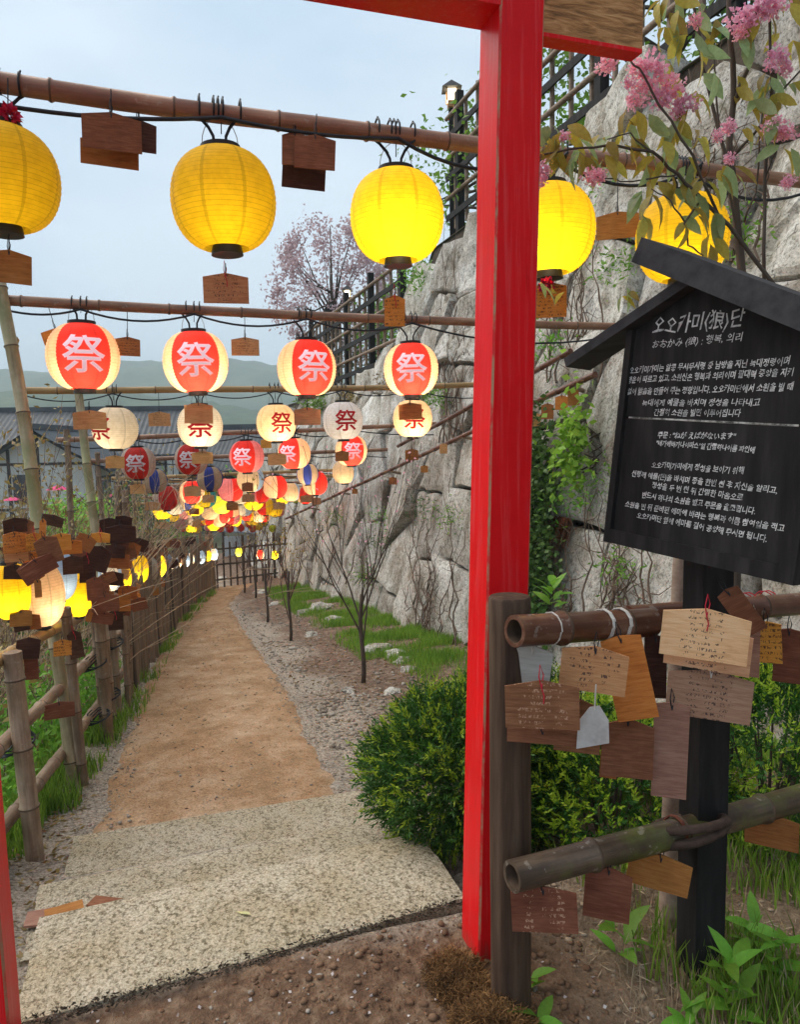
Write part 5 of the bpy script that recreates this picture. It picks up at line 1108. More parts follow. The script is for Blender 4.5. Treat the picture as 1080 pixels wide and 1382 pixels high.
for k, (x, y, r) in enumerate([(512, 878, .15), (535, 884, .11), (548, 893, .09), (552, 905, .08), (433, 822, .17), (452, 838, .13), (411, 828, .12), (470, 933, .06), (530, 935, .07), (352, 800, .14), (372, 816, .1), (300, 780, .1), (420, 858, .09), (395, 876, .05)]):
    # find the ground under the pixel
    v = ray(x, y); q = CAM.copy(); 
    for i in range(3000):
        q = CAM + v * (i * .01); 
        if q.z < hgt(*st(q)): break
    bm = bmesh.new(); bmesh.ops.create_icosphere(bm, subdivisions=3, radius=r)
    for vt in bm.verts:
        d = vt.co.normalized(); vt.co *= 1 + .35 * noise.noise(d * 1.6 + Vector((k, 0, 0))) + .12 * noise.noise(d * 4 + Vector((0, k, 0))); vt.co.z *= .55; vt.co.x *= 1.25
    me = D.meshes.new('rock'); bm.to_mesh(me); bm.free(); me.materials.append(stone_m); o = link('rock', me, loc=q, rot=(0, 0, k * 1.7))
    prop(o, ['largest flat grey rock in the grass behind the nearest sapling', 'grey rock next to the largest one by the nearest sapling', 'small grey rock third in the line by the nearest sapling', 'small grey rock fourth in the line by the nearest sapling', 'big rock on the grass by the far saplings', 'rock below the big one by the far saplings', 'rock behind the second sapling', 'small stone on soil left of the nearest sapling', 'small dark stone on soil right of the nearest sapling', 'rock at the foot of the far saplings', 'small rock between the far saplings', 'rock at the bend where the path ends', 'small stone beside the second sapling', 'smallest stone at the second sapling foot'][k], 'rock', 'rocks at the wall foot')

def yew(c, rad, nshoot, label, mats=(None,), tipf=.24, seed=0):
    """dense bush: short shoots with two rows of needles; pale tips at the outside"""
    root = empty('yew_bush', Vector((c[0], c[1], c[2] - rad[2])), label, 'bush'); dirs = rand_dirs(nshoot, .25); rr = rng.uniform(.62, 1.0, nshoot) ** .6
    lump = np.array([1 + .28 * noise.noise(Vector(d) * 2.6 + Vector((seed, 0, 0))) + .12 * noise.noise(Vector(d) * 6 + Vector((seed, 4, 0))) for d in dirs]); base = np.array(c) + dirs * np.array(rad) * (rr * lump)[:, None]
    sd = dirs + rng.normal(size=(nshoot, 3)) * .45; sd[:, 2] += .35; sd /= np.linalg.norm(sd, axis=1)[:, None]; sl_ = rng.uniform(.05, .10, nshoot); nn = 12; Cs, Ds, Ls, Ms = [], [], [], []
    side = np.cross(sd, rng.normal(size=(nshoot, 3))); side /= np.linalg.norm(side, axis=1)[:, None]
    tip = (rr > .86) & (rng.uniform(size=nshoot) < tipf * 1.7)
    for k in range(nn):
        f = k / (nn - 1); sg_ = 1 if k % 2 else -1; Cs.append(base + sd * (sl_ * f)[:, None]); dd = sd * (.55 + .5 * f) + side * sg_ * (1 - .5 * f) + rng.normal(size=(nshoot, 3)) * .18; Ds.append(dd / np.linalg.norm(dd, axis=1)[:, None]); Ls.append(rng.uniform(.018, .030, nshoot)); Ms.append(tip & (f > .35))
    C_, Dr, Ll, Mi = np.concatenate(Cs), np.concatenate(Ds), np.concatenate(Ls), np.concatenate(Ms).astype(int)
    V, Fc = leaves(C_ - np.array(root.location[:]), Dr, Ll, .0085, .15); link('foliage', np_mesh('foliage', V, Fc, [leaf_dark, leaf_tip], Mi), root)['kind'] = 'stuff'
    mb = MB()
    for k in range(26):
        d = Vector(rand_dirs(1, .6)[0]); p0 = Vector((0, 0, .0)); p2 = Vector((d.x * rad[0] * .8, d.y * rad[1] * .8, rad[2] + d.z * rad[2] * .8)); mb.tube([p0, p0.lerp(p2, .5) + Vector((0, 0, .04)), p2], [.010, .006, .003], 5)
    mb.obj('branches', bark, root)['kind'] = 'stuff'
    return root
c = P(628, 1040, 3.2); yew((c.x, c.y, .19), (.39, .36, .31), 4600, 'dense dark green yew bush with lime tips beside the granite steps', seed=1)
c = P(835, 1100, 3.0); yew((c.x, c.y + .15, .06), (.55, .45, .34), 3600, 'yew bush with many pale tips seen through the rail fence', tipf=.6, seed=2)
c = P(1040, 1010, 2.9); yew((c.x + .05, c.y + .1, .24), (.36, .4, .42), 2600, 'yew bush behind the black post at the frame edge', tipf=.5, seed=3)
c = P(700, 1010, 3.5); yew((c.x + .1, c.y + .5, .0), (.5, .45, .32), 2200, 'yew bush half hidden behind the red gate post', tipf=.5, seed=4)

def leafmesh(name, mat, L=1.0, w=.5, fold=.18, bend=.25, n=4, serr=0):
    mb = MB(); rows = []
    for i in range(n + 1):
        f = i / n; ww = w * (math.sin(math.pi * min(1, f * .92 + .06)) ** .8) * (1 - .25 * f); z = -bend * f * f * L
        if i in (0, n): rows.append([len(mb.v)]); mb.v.append((0, f * L, z))
        else: rows.append([len(mb.v), len(mb.v) + 1, len(mb.v) + 2]); mb.v += [(-ww / 2, f * L, z + fold * ww), (0, f * L + .03, z), (ww / 2, f * L, z + fold * ww)]
    for i in range(n):
        a, b = rows[i], rows[i + 1]
        if len(a) == 1: mb.f += [(a[0], b[1], b[0]), (a[0], b[2], b[1])]
        elif len(b) == 1: mb.f += [(a[0], a[1], b[0]), (a[1], a[2], b[0])]
        else: mb.f += [(a[0], a[1], b[1], b[0]), (a[1], a[2], b[2], b[1])]
    mb.m = [0] * len(mb.f); return mb.mesh(name, mat, smooth=True)
def orient(d, roll=0):
    d = Vector(d).normalized(); q = d.to_track_quat('Y', 'Z'); return (q.to_matrix().to_4x4() @ Matrix.Rotation(roll, 4, 'Y'))
broad = leafmesh('leaf', leaf_mid, 1, .42, .12, .35, 5)
def weed(x, y, z, n, L, label, cat='plant', mesh=broad):
    p = G(x, y, z); root = empty('broadleaf_weed', p, label, cat, 'broad leaved weeds by the rail fence')
    for k in range(n):
        a = 2.4 * k + random.uniform(-.3, .3); el = random.uniform(.35, 1.1); d = Vector((math.cos(a) * math.cos(el), math.sin(a) * math.cos(el), math.sin(el)))
        o = link('leaf', mesh, root); m = orient(d, random.uniform(-.4, .4)); l = L * random.uniform(.7, 1.15); m.translation = Vector((random.uniform(-.02, .02), random.uniform(-.02, .02), .0)) + ZZ * (.02 * k * L / .12 * .6); o.matrix_basis = m @ Matrix.Diagonal((l, l, l, 1))
weed(838, 1290, 0, 9, .11, 'small broad leaved weed between the round post and the black post')
weed(985, 1378, 0, 18, .11, 'largest leafy weed at the foot of the black post')
weed(1050, 1330, 0, 14, .11, 'leafy weed at the frame edge right of the black post'); weed(925, 1395, .0, 9, .09, 'low weed just in front of the black post foot')
weed(712, 1338, 0, 6, .08, 'tiny weed tucked against the round post'); weed(1010, 1290, 0.0, 12, .10, 'jagged weed behind the black post'); weed(720, 1395, 0, 6, .09, 'weed sprig at the bottom edge beside the round post')
weed(745, 820, .55, 12, .14, 'drooping green plant on the wall foot behind the upper rail')
grass('dry_grass', [(1.0, 3.2, 1.15, 2.8, 1)], 5000, (.03, .12), .0035, straw, 'dry straw coloured grass mixed in behind the rail fence')
grass('grass', [(1.0, 2.3, 1.3, 2.2, 1)], 1500, (.05, .16), .006, grass_m, 'sparse grass around the black post foot')

# ivy and creepers on the wall
def wallpt(x, y):                                # sight line meets the face of the wall
    v = ray(x, y); k = (2.95 + .235 * (EYE + .8)) / (v.dot(VV) - .235 * v.z); return CAM + v * k
def ivy(x0, y0, x1, y1, n, size, mat, label, name='ivy', spread=(.26, .2)):
    a, b = wallpt(x0, y0), wallpt(x1, y1); f = rng.uniform(0, 1, n); P_ = np.array([tuple(a.lerp(b, t)) for t in f]); 
    P_ += rng.normal(size=(n, 1)) * spread[0] * np.array(UU[:])[None, :] + rng.normal(size=(n, 1)) * spread[1] * np.array([0, 0, 1.0]) + np.abs(rng.normal(size=(n, 1))) * .09 * np.array(wall_n[:])[None, :] + np.array(wall_n[:]) * .17
    Dr = rand_dirs(n, -.6) + np.array(wall_n[:]) * .6; Dr /= np.linalg.norm(Dr, axis=1)[:, None]; root = empty(name, a.lerp(b, .5), label, 'climbing plant' if name == 'ivy' else 'plant')
    V, Fc = leaves(P_ - np.array(root.location[:]), Dr, rng.uniform(size * .6, size * 1.2, n), size * .7, .15); link('leaves', np_mesh('leaves', V, Fc, mat), root)['kind'] = 'stuff'
    mb = MB()
    for k in range(4):
        q = [a.lerp(b, i / 7) - root.location + UU * random.uniform(-.18, .18) + wall_n * .05 for i in range(8)]; mb.tube(q, .008, 4)
    mb.obj('stems', bark, root)['kind'] = 'stuff'
ivy(752, 800, 756, 600, 3200, .06, ivy_m, 'thick green ivy climbing the stone wall just right of the red post', spread=(.16, .2))
ivy(738, 860, 745, 780, 600, .06, ivy_m, 'lower ivy on the wall foot behind the red post', spread=(.2, .12))
ivy(800, 640, 812, 575, 420, .08, leaf_lime, 'bright lime green leaves hanging beside the black notice board', name='wall_plant', spread=(.10, .16))
for k, (x, y, n, sz, m_, lab) in enumerate([(860, 365, 160, .06, leaf_mid, 'green fern tuft in the wall below the last yellow lantern'), (835, 240, 150, .06, leaf_mid, 'green tuft in the wall joint behind the nearest cross pole'), (605, 540, 260, .07, leaf_mid, 'green tuft on the wall above the last cream lantern'), (440, 545, 360, .12, leaf_mid, 'bright green bush at the wall top behind the grey white lantern'),
                                          (575, 375, 260, .09, leaf_mid, 'green plant hanging at the step of the wall top'), (480, 540, 200, .08, dryleaf, 'yellowing plant on the far wall'), (540, 520, 180, .07, dryleaf, 'dry plant on the wall behind the grey white lantern'), (530, 700, 120, .05, leaf_mid, 'small fern in a wall joint behind the nearest sapling'),
                                          (845, 650, 80, .05, leaf_mid, 'small sprig in the wall joint beside the board'), (800, 680, 130, .05, leaf_mid, 'fern growing from the long wall joint left of the board'), (765, 470, 160, .06, leaf_mid, 'tuft in the wall left of the board roof'), (625, 700, 110, .05, leaf_mid, 'tuft in the wall just left of the red post'), (470, 700, 160, .05, leaf_mid, 'green growth on the wall by the second sapling'), (735, 430, 120, .05, dryleaf, 'dry yellow tuft under the plaque with red ribbon'), (1030, 330, 160, .06, leaf_mid, 'green leaves on the wall behind the cherry trunk'), (508, 777, 200, .05, leaf_mid, 'fern filling a dark wall joint beside the nearest sapling'), (530, 735, 130, .05, ivy_m, 'dark leafy tuft in the wall above the fern by the nearest sapling'), (590, 690, 120, .05, ivy_m, 'dark leafy tuft in the wall joint left of the red post'), (870, 770, 120, .05, leaf_mid, 'small tuft in the wall just under the board')]):
    p = wallpt(x, y) + wall_n * .17; root = empty('wall_plant', p, lab, 'plant', 'plants growing from the stone wall'); C_ = rng.normal(size=(n, 3)) * np.array([.12, .12, .09]) * (1.6 if sz > .08 else 1); Dr = rand_dirs(n, -.1) + np.array(wall_n[:]) * .5; Dr /= np.linalg.norm(Dr, axis=1)[:, None]
    V, Fc = leaves(C_, Dr, rng.uniform(sz * .6, sz * 1.3, n), sz * .3, .25); link('leaves', np_mesh('leaves', V, Fc, m_), root)['kind'] = 'stuff'
# leafless creepers
vine_m = M('dry_vine', [(.07, .045, .03), (.16, .11, .08)], 15, rough=.9)
for k, (x0, y0, x1, y1, n, lab) in enumerate([(560, 880, 640, 620, 14, 'bare creeper stems spreading over the wall behind the nearest sapling'), (770, 860, 900, 640, 16, 'bare creeper stems on the wall left of and below the board'), (730, 520, 830, 250, 12, 'bare creeper stems on the upper wall right of the red post'), (600, 600, 640, 300, 10, 'bare creeper stems on the upper wall left of the red post'), (420, 790, 500, 600, 10, 'bare creeper stems on the far wall'), (940, 360, 1060, 60, 12, 'bare creeper stems on the wall behind the cherry branches')]):
    root = empty('bare_creeper', wallpt((x0 + x1) / 2, y0), lab, 'climbing plant'); mb = MB()
    for j in range(n):
        x, y = x0 + (x1 - x0) * random.random(), y0; L = random.uniform(.35, 1.0); pts = []; ph = random.uniform(0, 9); X = x
        for i in range(15):
            f = i / 14 * L; X += random.uniform(-7, 7); pts.append(wallpt(X + (x1 - x0) * .0, y0 + (y1 - y0) * f) + wall_n * (.115 + .02 * noise.noise(Vector((ph, f * 6, 0)))) - root.location)
        mb.tube(pts, [.010 * (1 - .7 * i / 14) for i in range(15)], 4)
        for q in range(5):
            i0 = random.randrange(2, 12); p = pts[i0]; d = (UU * random.uniform(-1, 1) + ZZ * random.uniform(-.2, .8)).normalized(); mb.tube([p, p + d * .12 + wall_n * .01, p + d * .25 + ZZ * random.uniform(-.05, .1)], [.005, .004, .002], 4)
    mb.obj('stems', vine_m, root)['kind'] = 'stuff'
# roots in the long joint near the post
for (x, y, n, lab) in ((770, 700, 40, 'tangle of rusty roots hanging from the long wall joint'), (730, 640, 16, 'small tangle of roots beside the ivy on the wall')):
    p = wallpt(x, y) + wall_n * .08; root = empty('hanging_roots', p, lab, 'roots'); mb = MB()
    for j in range(n):
        q = Vector((0, 0, 0)) + UU * random.uniform(-.12, .12); pts = [q]
        for i in range(5): q = q + Vector((random.uniform(-.03, .03), random.uniform(-.03, .03), -random.uniform(.03, .09))); pts.append(q)
        mb.tube(pts, [.006, .005, .004, .003, .002, .001], 4)
    mb.obj('strands', M('rusty_root', [(.09, .03, .015), (.26, .10, .055)], 9, rough=.95), root)['kind'] = 'stuff'

# ------------------------------------------------------------------ saplings
def grow(mb, p, d, L, r, depth, tips, spread=.5, up=.25, rnd=.25, minr=.0015, seg=5):
    n = 5; pts = [p]; rad = [r]; q = p.copy(); dd = d.copy()
    for i in range(n): dd = (dd + Vector((random.uniform(-rnd, rnd), random.uniform(-rnd, rnd), random.uniform(-rnd, rnd) + up * .12))).normalized(); q = q + dd * L / n; pts.append(q.copy()); rad.append(max(minr, r * (1 - .5 * (i + 1) / n)))
    mb.tube(pts, rad, seg)
    if depth == 0: tips.append((pts[-1], dd.copy())); tips.append((pts[3], dd.copy())); return
    for k in range(random.choice((2, 2, 3))):
        i0 = random.randrange(2, n + 1); sp_ = Vector((random.uniform(-1, 1), random.uniform(-1, 1), random.uniform(-.3, .8))) * spread; nd = (dd + sp_).normalized()
        grow(mb, pts[i0], nd, L * random.uniform(.55, .85), rad[i0] * .7, depth - 1, tips, spread, up, rnd, minr, 4)
for k, (x, y, topy, s_, rr, lab) in enumerate([(490, 922, 800, 6.28, .022, 'nearest bare sapling, forking low in front of the stone wall'), (392, 865, 770, 8.92, .02, 'second bare sapling, with brownish upright twigs'), (361, 840, 760, 10.7, .02, 'third slim dark sapling beside the path'), (345, 808, 745, 14.0, .022, 'fourth slim dark sapling near the path end'), (330, 800, 742, 15.2, .022, 'fifth, farthest sapling at the path end')]):
    t_ = st(G(x, y, base_z(s_)))[1] if k == 0 else None; b = None
    v = ray(x, y); q = CAM.copy()
    for i in range(3000):
        q = CAM + v * (i * .01)
        if q.z < hgt(*st(q)): break
    dep = (q - CAM).dot(_f); hgt_tr = (y - topy) * dep / 1000; root = empty('sapling', q, lab, 'sapling', 'bare saplings between path and wall'); mb = MB(); pts = [Vector((.012 * math.sin(i), .01 * math.cos(i * 1.3), -.03 + (hgt_tr + .03) * i / 7)) for i in range(8)]; mb.tube(pts, [rr * (1 - .25 * i / 7) for i in range(8)], 8); tips = []
    mb.obj('trunk', bark, root, smooth=True); mb = MB()
    for j in range(6 if k == 0 else 6):
        a = j * 2.4; h0 = random.uniform(.35, 1.0) if k else random.uniform(.55, 1); p0 = pts[min(7, int(7 * h0))]; d = Vector((math.cos(a) * .4, math.sin(a) * .4, 1)).normalized(); grow(mb, p0, d, random.uniform(.45, .7) * (1.25 if k == 0 else 1), rr * .42, 2, tips, .36, .5, .12, .0018)
    mb.obj('branches', bark_red if k else bark, root)['kind'] = 'stuff'
    n = len(tips) * (2 if k in (1,) else 1); C_ = np.array([tuple(tips[i % len(tips)][0]) for i in range(n)]); V, Fc = leaves(C_, rand_dirs(n, .6), .035 if k == 0 else .05, .018, .2); link('buds', np_mesh('buds', V, Fc, [petal_m, bronze, leaf_mid][0 if k == 0 else 1]), root)['kind'] = 'stuff'

# ------------------------------------------------------------------ near cherry branch (top right)
cherry = empty('cherry_tree', Vector(P(1003, 420, 2.9).xy.to_3d()) + ZZ * 0, 'flowering cherry with bronze young leaves and pink double blossom behind the board', 'cherry tree'); ci_ = cherry.matrix_basis.inverted()
cb = P(1003, 420, 2.9)
stems = [([(None, cb.x, cb.y + .05, -.1), (None, cb.x, cb.y, .8), (1003, 420, 2.9), (1000, 340, 2.85), (990, 250, 2.8), (985, 190, 2.8), (992, 110, 2.75), (984, 30, 2.7), (982, -40, 2.7)], .021, .008), ([(990, 250, 2.8), (968, 165, 2.78), (950, 90, 2.75), (938, 10, 2.7), (934, -30, 2.7)], .008, .004),
         ([(988, 150, 2.78), (1010, 90, 2.7), (1020, 30, 2.68), (1030, -20, 2.65)], .009, .005), ([(987, 215, 2.8), (1030, 165, 2.72), (1060, 120, 2.68), (1090, 80, 2.65)], .006, .003),
         ([(1080, 425, 2.6), (1045, 385, 2.6), (1000, 325, 2.58), (950, 268, 2.55), (915, 236, 2.52), (880, 205, 2.5), (835, 196, 2.5), (785, 200, 2.5), (735, 208, 2.5)], .009, .003), ([(970, 290, 2.57), (935, 210, 2.5), (890, 140, 2.48), (868, 100, 2.46), (850, 80, 2.46)], .005, .003),
         ([(950, 268, 2.55), (925, 300, 2.5), (930, 330, 2.5), (950, 345, 2.5)], .004, .0025), ([(925, 300, 2.5), (905, 270, 2.48), (880, 255, 2.47)], .003, .002), ([(1032, 380, 2.75), (1034, 240, 2.75), (1042, 120, 2.7), (1036, -20, 2.7)], .007, .005), ([(1000, 330, 2.8), (985, 255, 2.75), (972, 180, 2.7), (962, 60, 2.68), (948, -10, 2.66)], .005, .003),
         ([(880, 205, 2.5), (850, 180, 2.48), (820, 188, 2.47)], .003, .002), ([(1034, 240, 2.75), (1050, 200, 2.7), (1062, 170, 2.68)], .003, .002), ([(915, 236, 2.52), (880, 240, 2.5), (840, 245, 2.5), (803, 238, 2.5)], .003, .002), ([(1005, 300, 2.8), (1020, 260, 2.75), (1030, 150, 2.7)], .004, .003)]
for pts, r0_, r1_ in stems:
    q = [(Vector(p[1:]) if p[0] is None else P(*p)) for p in pts]; mb = MB(); sm = []
    for i in range(len(q) - 1):
        for f in (0, .33, .66): sm.append(q[i].lerp(q[i + 1], f) + Vector((random.uniform(-1, 1), 0, random.uniform(-1, 1))) * (.004 if i + f > 0 else 0))
    sm.append(q[-1]); mb.tube([ci_ @ p for p in sm], [r0_ + (r1_ - r0_) * i / (len(sm) - 1) for i in range(len(sm))], 8); mb.obj('branch' if r0_ < .02 else 'trunk', bark, cherry, smooth=True)
cl = [leafmesh('leaf', bronze, 1, .46, .16, .3), leafmesh('leaf', cher_green, 1, .5, .14, .25), leafmesh('leaf', bronze, 1, .40, .3, .5), leafmesh('leaf', cher_green, 1, .44, .1, .5)]
lpx = [(745, 200), (757, 218), (780, 205), (742, 185), (760, 180), (735, 212), (772, 222), (805, 188), (828, 200), (850, 205), (866, 195), (850, 182), (905, 178), (925, 172), (945, 188), (900, 232), (930, 228), (942, 245), (915, 258), (962, 245), (895, 258), (882, 262), (872, 270), (990, 238), (978, 232), (900, 40), (912, 30), (930, 60), (945, 70), (1000, 50), (1035, 115), (1048, 128), (1062, 140), (1020, 150), (958, 100), (912, 100), (895, 90),
       (1058, 205), (1010, 175), (872, 300), (940, 290), (958, 330), (972, 300), (925, 305), (872, 170), (1030, 30), (893, 10), (915, 5), (950, 20), (965, 45), (1048, 105), (1068, 120), (1040, 170), (935, 262), (880, 225), (905, 205), (850, 165), (922, 148), (1000, 120), (945, 130), (1060, 10), (1062, 60), (820, 225), (790, 225), (850, 400), (870, 420), (840, 415), (738, 392), (756, 398)]
nl = 0
for k, (x, y) in enumerate(lpx):
    for j in range(3 if y < 380 else 2):
        dpt = 2.55 + (.15 if x > 980 else 0) + random.uniform(-.06, .06) + (.8 if y > 380 else 0); p = P(x + random.uniform(-10, 10), y + random.uniform(-10, 8) - 8, dpt)
        a = random.uniform(0, 6.28); d = Vector((math.cos(a) * .6, math.sin(a) * .4 - .15, random.uniform(-1.1, -.25))); o = link('leaf', random.choice([cl[0], cl[1], cl[2], cl[0], cl[3]]), cherry); l = random.uniform(.07, .125); m = orient(d, random.uniform(-1.4, 1.4)); m.translation = ci_ @ p; o.matrix_basis = m @ Matrix.Diagonal((l, l, l, 1)); nl += 1
bl = []
for v_ in range(4):
    n = 170; dirs = rand_dirs(n); C_ = dirs * rng.uniform(.25, .95, (n, 1)) * (1 + .3 * np.sin(dirs[:, :1] * 5 + v_)) * np.array([1, .9, .8]); Dr = dirs + rng.normal(size=(n, 3)) * .55; Dr /= np.linalg.norm(Dr, axis=1)[:, None]; V, Fc = leaves(C_, Dr, rng.uniform(.22, .40, n), .32, .45); bl.append(np_mesh('blossom', V, Fc, petal_m, smooth=False))
for (x, y, r) in [(880, 98, 21), (905, 118, 19), (893, 133, 15), (924, 141, 15), (912, 152, 10), (862, 92, 14), (850, 112, 9), (870, 118, 12), (820, 88, 14), (733, 232, 12), (728, 245, 10), (802, 240, 14), (812, 236, 9), (762, 184, 8), (1022, 14, 22), (1003, 28, 18), (1045, 8, 16), (1050, 80, 17), (1062, 95, 10), (1045, 172, 16), (1062, 178, 14), (1064, 246, 10), (984, 172, 11), (986, 214, 9), (857, 136, 13), (970, 185, 9), (1000, 45, 10), (940, 28, 10)]:
    dp = 2.5 + (.15 if x > 980 else 0); o = link('blossom', random.choice(bl), cherry); rr = r * dp / 1000 * 1.08; o.matrix_basis = Matrix.Translation(ci_ @ P(x, y, dp)) @ Matrix.Rotation(random.uniform(0, 6), 4, 'Z') @ Matrix.Rotation(random.uniform(0, 3), 4, 'X') @ Matrix.Diagonal((rr, rr, rr, 1))

# ------------------------------------------------------------------ far cherry, trees on the terrace, shrubs
def crown_tree(name, base, h, rad, n, size, mat, label, cat='tree', trunk=.12, cz=.62, clumps=28, group=None, barkm=bark, nb=10, flat=1.0, crn='crown', cr=(.16, .34)):
    root = empty(name, base, label, cat, group); mb = MB(); top = Vector((0, 0, h * cz)); mb.tube([Vector((0, 0, -.2)), Vector((.05 * h * random.uniform(-1, 1), 0, h * .3)), top, Vector((0, 0, h * .9))], [trunk, trunk * .8, trunk * .5, trunk * .15], 8); cents = []
    for k in range(clumps):
        d = Vector(rand_dirs(1, .15)[0]); cents.append((Vector((d.x * rad[0], d.y * rad[1], h * cz + d.z * rad[2])) * 1.0, random.uniform(*cr)))
    for k in range(nb * 2):
        c_ = random.choice(cents)[0]; st_ = Vector((0, 0, h * random.uniform(.25, .6))); mb.tube([st_, st_.lerp(c_, .5) + Vector((0, 0, .08 * h * random.uniform(-.5, 1))), c_], [trunk * .4, trunk * .25, trunk * .07], 5)
    mb.obj('trunk', barkm, root, smooth=True); per = n // clumps; Cs = []
    for c_, r in cents: Cs.append(np.array(c_[:]) + rng.normal(size=(per, 3)) * r * np.array(rad) * .85 * np.array([1, 1, flat]))
    C_ = np.concatenate(Cs); V, Fc = leaves(C_, rand_dirs(len(C_), -.1), rng.uniform(size * .6, size * 1.3, len(C_)), size * .6, .2); link(crn, np_mesh(crn, V, Fc, mat), root)['kind'] = 'stuff'; return root
b = P(452, 560, 20.5); crown_tree('cherry_tree', Vector((b.x, b.y, 2.75)), 5.2, (1.5, 1.3, 1.9), 9000, .10, petal_far, 'pale pink blossoming cherry against the sky above the far wall', 'cherry tree', .08, .55, clumps=110, nb=14, cr=(.07, .15), crn='blossom')
for k, (s_, t_, h, lab) in enumerate([(6.2, 6.2, 4.6, 'dark leafy tree behind the lattice fence right of the red post'), (8.5, 6.6, 4.0, 'leafy tree behind the lattice fence beside the red post'), (4.4, 6.8, 4.8, 'leafy tree behind the lattice fence at the frame corner'), (11.4, 5.6, 2.2, 'low evergreen at the left end of the upper lattice fence')]):
    crown_tree('evergreen_tree', W(s_, t_, 4.8), h, (1.5, 1.4, h * .4), 3600 if k < 3 else 1600, .11, ever_m if k % 2 == 0 else leaf_mid, lab, trunk=.09, cz=.5, clumps=40, group='trees on the terrace')
for k, (s_, t_, h, lab) in enumerate([(15.0, 5.4, 2.4, 'green shrub behind the lower lattice fence'), (18.5, 5.6, 2.6, 'green shrub behind the far end of the lower lattice fence')]):
    crown_tree('shrub', W(s_, t_, 2.7), h, (1.1, 1.1, .8), 1800, .10, ever_m if k else leaf_mid, lab, 'shrub', trunk=.05, cz=.5, clumps=24, group='shrubs on the lower terrace')

# ------------------------------------------------------------------ brambles and plants left of the fence
def brambles(name, n, srange, trange, hr, mat, label, r=.005, lean=.5):
    mb = MB()
    for k in range(n):
        s_ = random.uniform(*srange); t_ = fence_t(s_) - random.uniform(*trange); p = W(s_, t_, hgt(s_, t_) - .05); d = Vector((random.uniform(-lean, lean), random.uniform(-lean, lean), 1)).normalized(); L = random.uniform(*hr); pts = [p]; 
        for i in range(6): d = (d + Vector((random.uniform(-.22, .22), random.uniform(-.22, .22), -.10))).normalized(); pts.append(pts[-1] + d * L / 6)
        mb.tube(pts, [r, r * .9, r * .8, r * .7, r * .6, r * .45, r * .3], 4, caps=False)
        for q in range(3):
            i0 = random.randrange(2, 6); e = (d + Vector((random.uniform(-1, 1), random.uniform(-1, 1), random.uniform(-.3, .8)))).normalized(); mb.tube([pts[i0], pts[i0] + e * L * .12, pts[i0] + e * L * .22 + Vector((0, 0, -.02))], [r * .5, r * .4, r * .25], 4, caps=False)
    o = mb.obj(name, mat); return prop(o, label, kind='stuff')
brambles('dry_brambles', 380, (5.5, 13), (.4, 2.4), (1.6, 3.0), straw, 'tangle of straw coloured dry canes behind the picket fence')
brambles('dry_brambles', 380, (4.6, 16), (.35, 3), (1.5, 3.1), bark_red, 'tangle of dark reddish twigs behind the picket fence', .004)
def leafmass(name, n, srange, trange, zr, size, mat, label):
    pts = []
    for k in range(n):
        s_ = rng.uniform(*srange); t_ = fence_t(s_) - rng.uniform(*trange); v = noise.noise(Vector((s_ * 1.3, t_ * 1.3, 3)));
        pts.append(tuple(W(s_, t_, hgt(s_, t_) + max(0, rng.uniform(*zr) * (1 + 1.4 * v)))))
    V, Fc = leaves(np.array(pts), rand_dirs(n, .3), rng.uniform(size * .5, size * 1.3, n), size * .5, .2); o = link(name, np_mesh(name, V, Fc, mat)); return prop(o, label, kind='stuff')
leafmass('undergrowth', 9000, (2.8, 7.5), (.15, 1.6), (0, .45), .06, leaf_mid, 'green weedy undergrowth seen between the nearest pickets')
leafmass('undergrowth', 15000, (4.5, 17), (.3, 3.0), (.1, 2.0), .06, dryleaf, 'brown and yellow leafy undergrowth beyond the fence')
leafmass('undergrowth', 5000, (6, 17), (.2, 3.5), (0, .8), .06, leaf_dark, 'dark green undergrowth beyond the fence')
p = P(108, 690, 17); crown_tree('shrub', Vector((p.x, p.y, -2.6)), 3.0, (.75, .75, .7), 2200, .12, leaf_lime, 'bright green shrub below the white timbered house', 'shrub', trunk=.05, cz=.75)
for k, (x, y, d_) in enumerate([(30, 690, 22), (160, 690, 26), (220, 700, 30), (280, 690, 34), (400, 660, 38), (340, 680, 40), (450, 650, 45)]):
    p = P(x, y, d_); crown_tree('shrub', Vector((p.x, p.y, -3.4)), 3.2 + k * .15, (1.8, 1.6, 1.1), 1300, .2, [dryleaf, ever_m, leaf_mid][k % 3], '%s shrub in the valley garden, %s from the frame edge' % (['brownish', 'dark', 'green'][k % 3], ORD[k]), 'shrub', trunk=.06, group='shrubs in the valley')
# azaleas / parasols
para_m = M('pink_cloth', [(.62, .03, .14), (.78, .08, .22)], 3, rough=.8, bmp=0)
for k, (x, y, d_, w) in enumerate([(78, 657, 30, .95), (16, 672, 24, .6), (150, 668, 34, .7)]):
    p = P(x, y, d_); root = empty('parasol', Vector((p.x, p.y, -3.5)), ['wide pink parasol below the timbered house', 'small deep pink parasol at the frame edge', 'pink parasol behind the first striped lantern'][k], 'parasol', 'pink parasols in the valley'); h = p.z + 3.5
    mb = MB(); n = 12; ring = [(w / 2 * math.cos(2 * math.pi * i / n), w / 2 * math.sin(2 * math.pi * i / n), h - .12 * w) for i in range(n)]; mb.add([(0, 0, h + .08 * w)] + ring, [(0, 1 + i, 1 + (i + 1) % n) for i in range(n)]); mb.obj('canopy', para_m, root); mb = MB(); mb.tube([(0, 0, 0), (0, 0, h)], .02, 6); mb.obj('pole', bark, root)

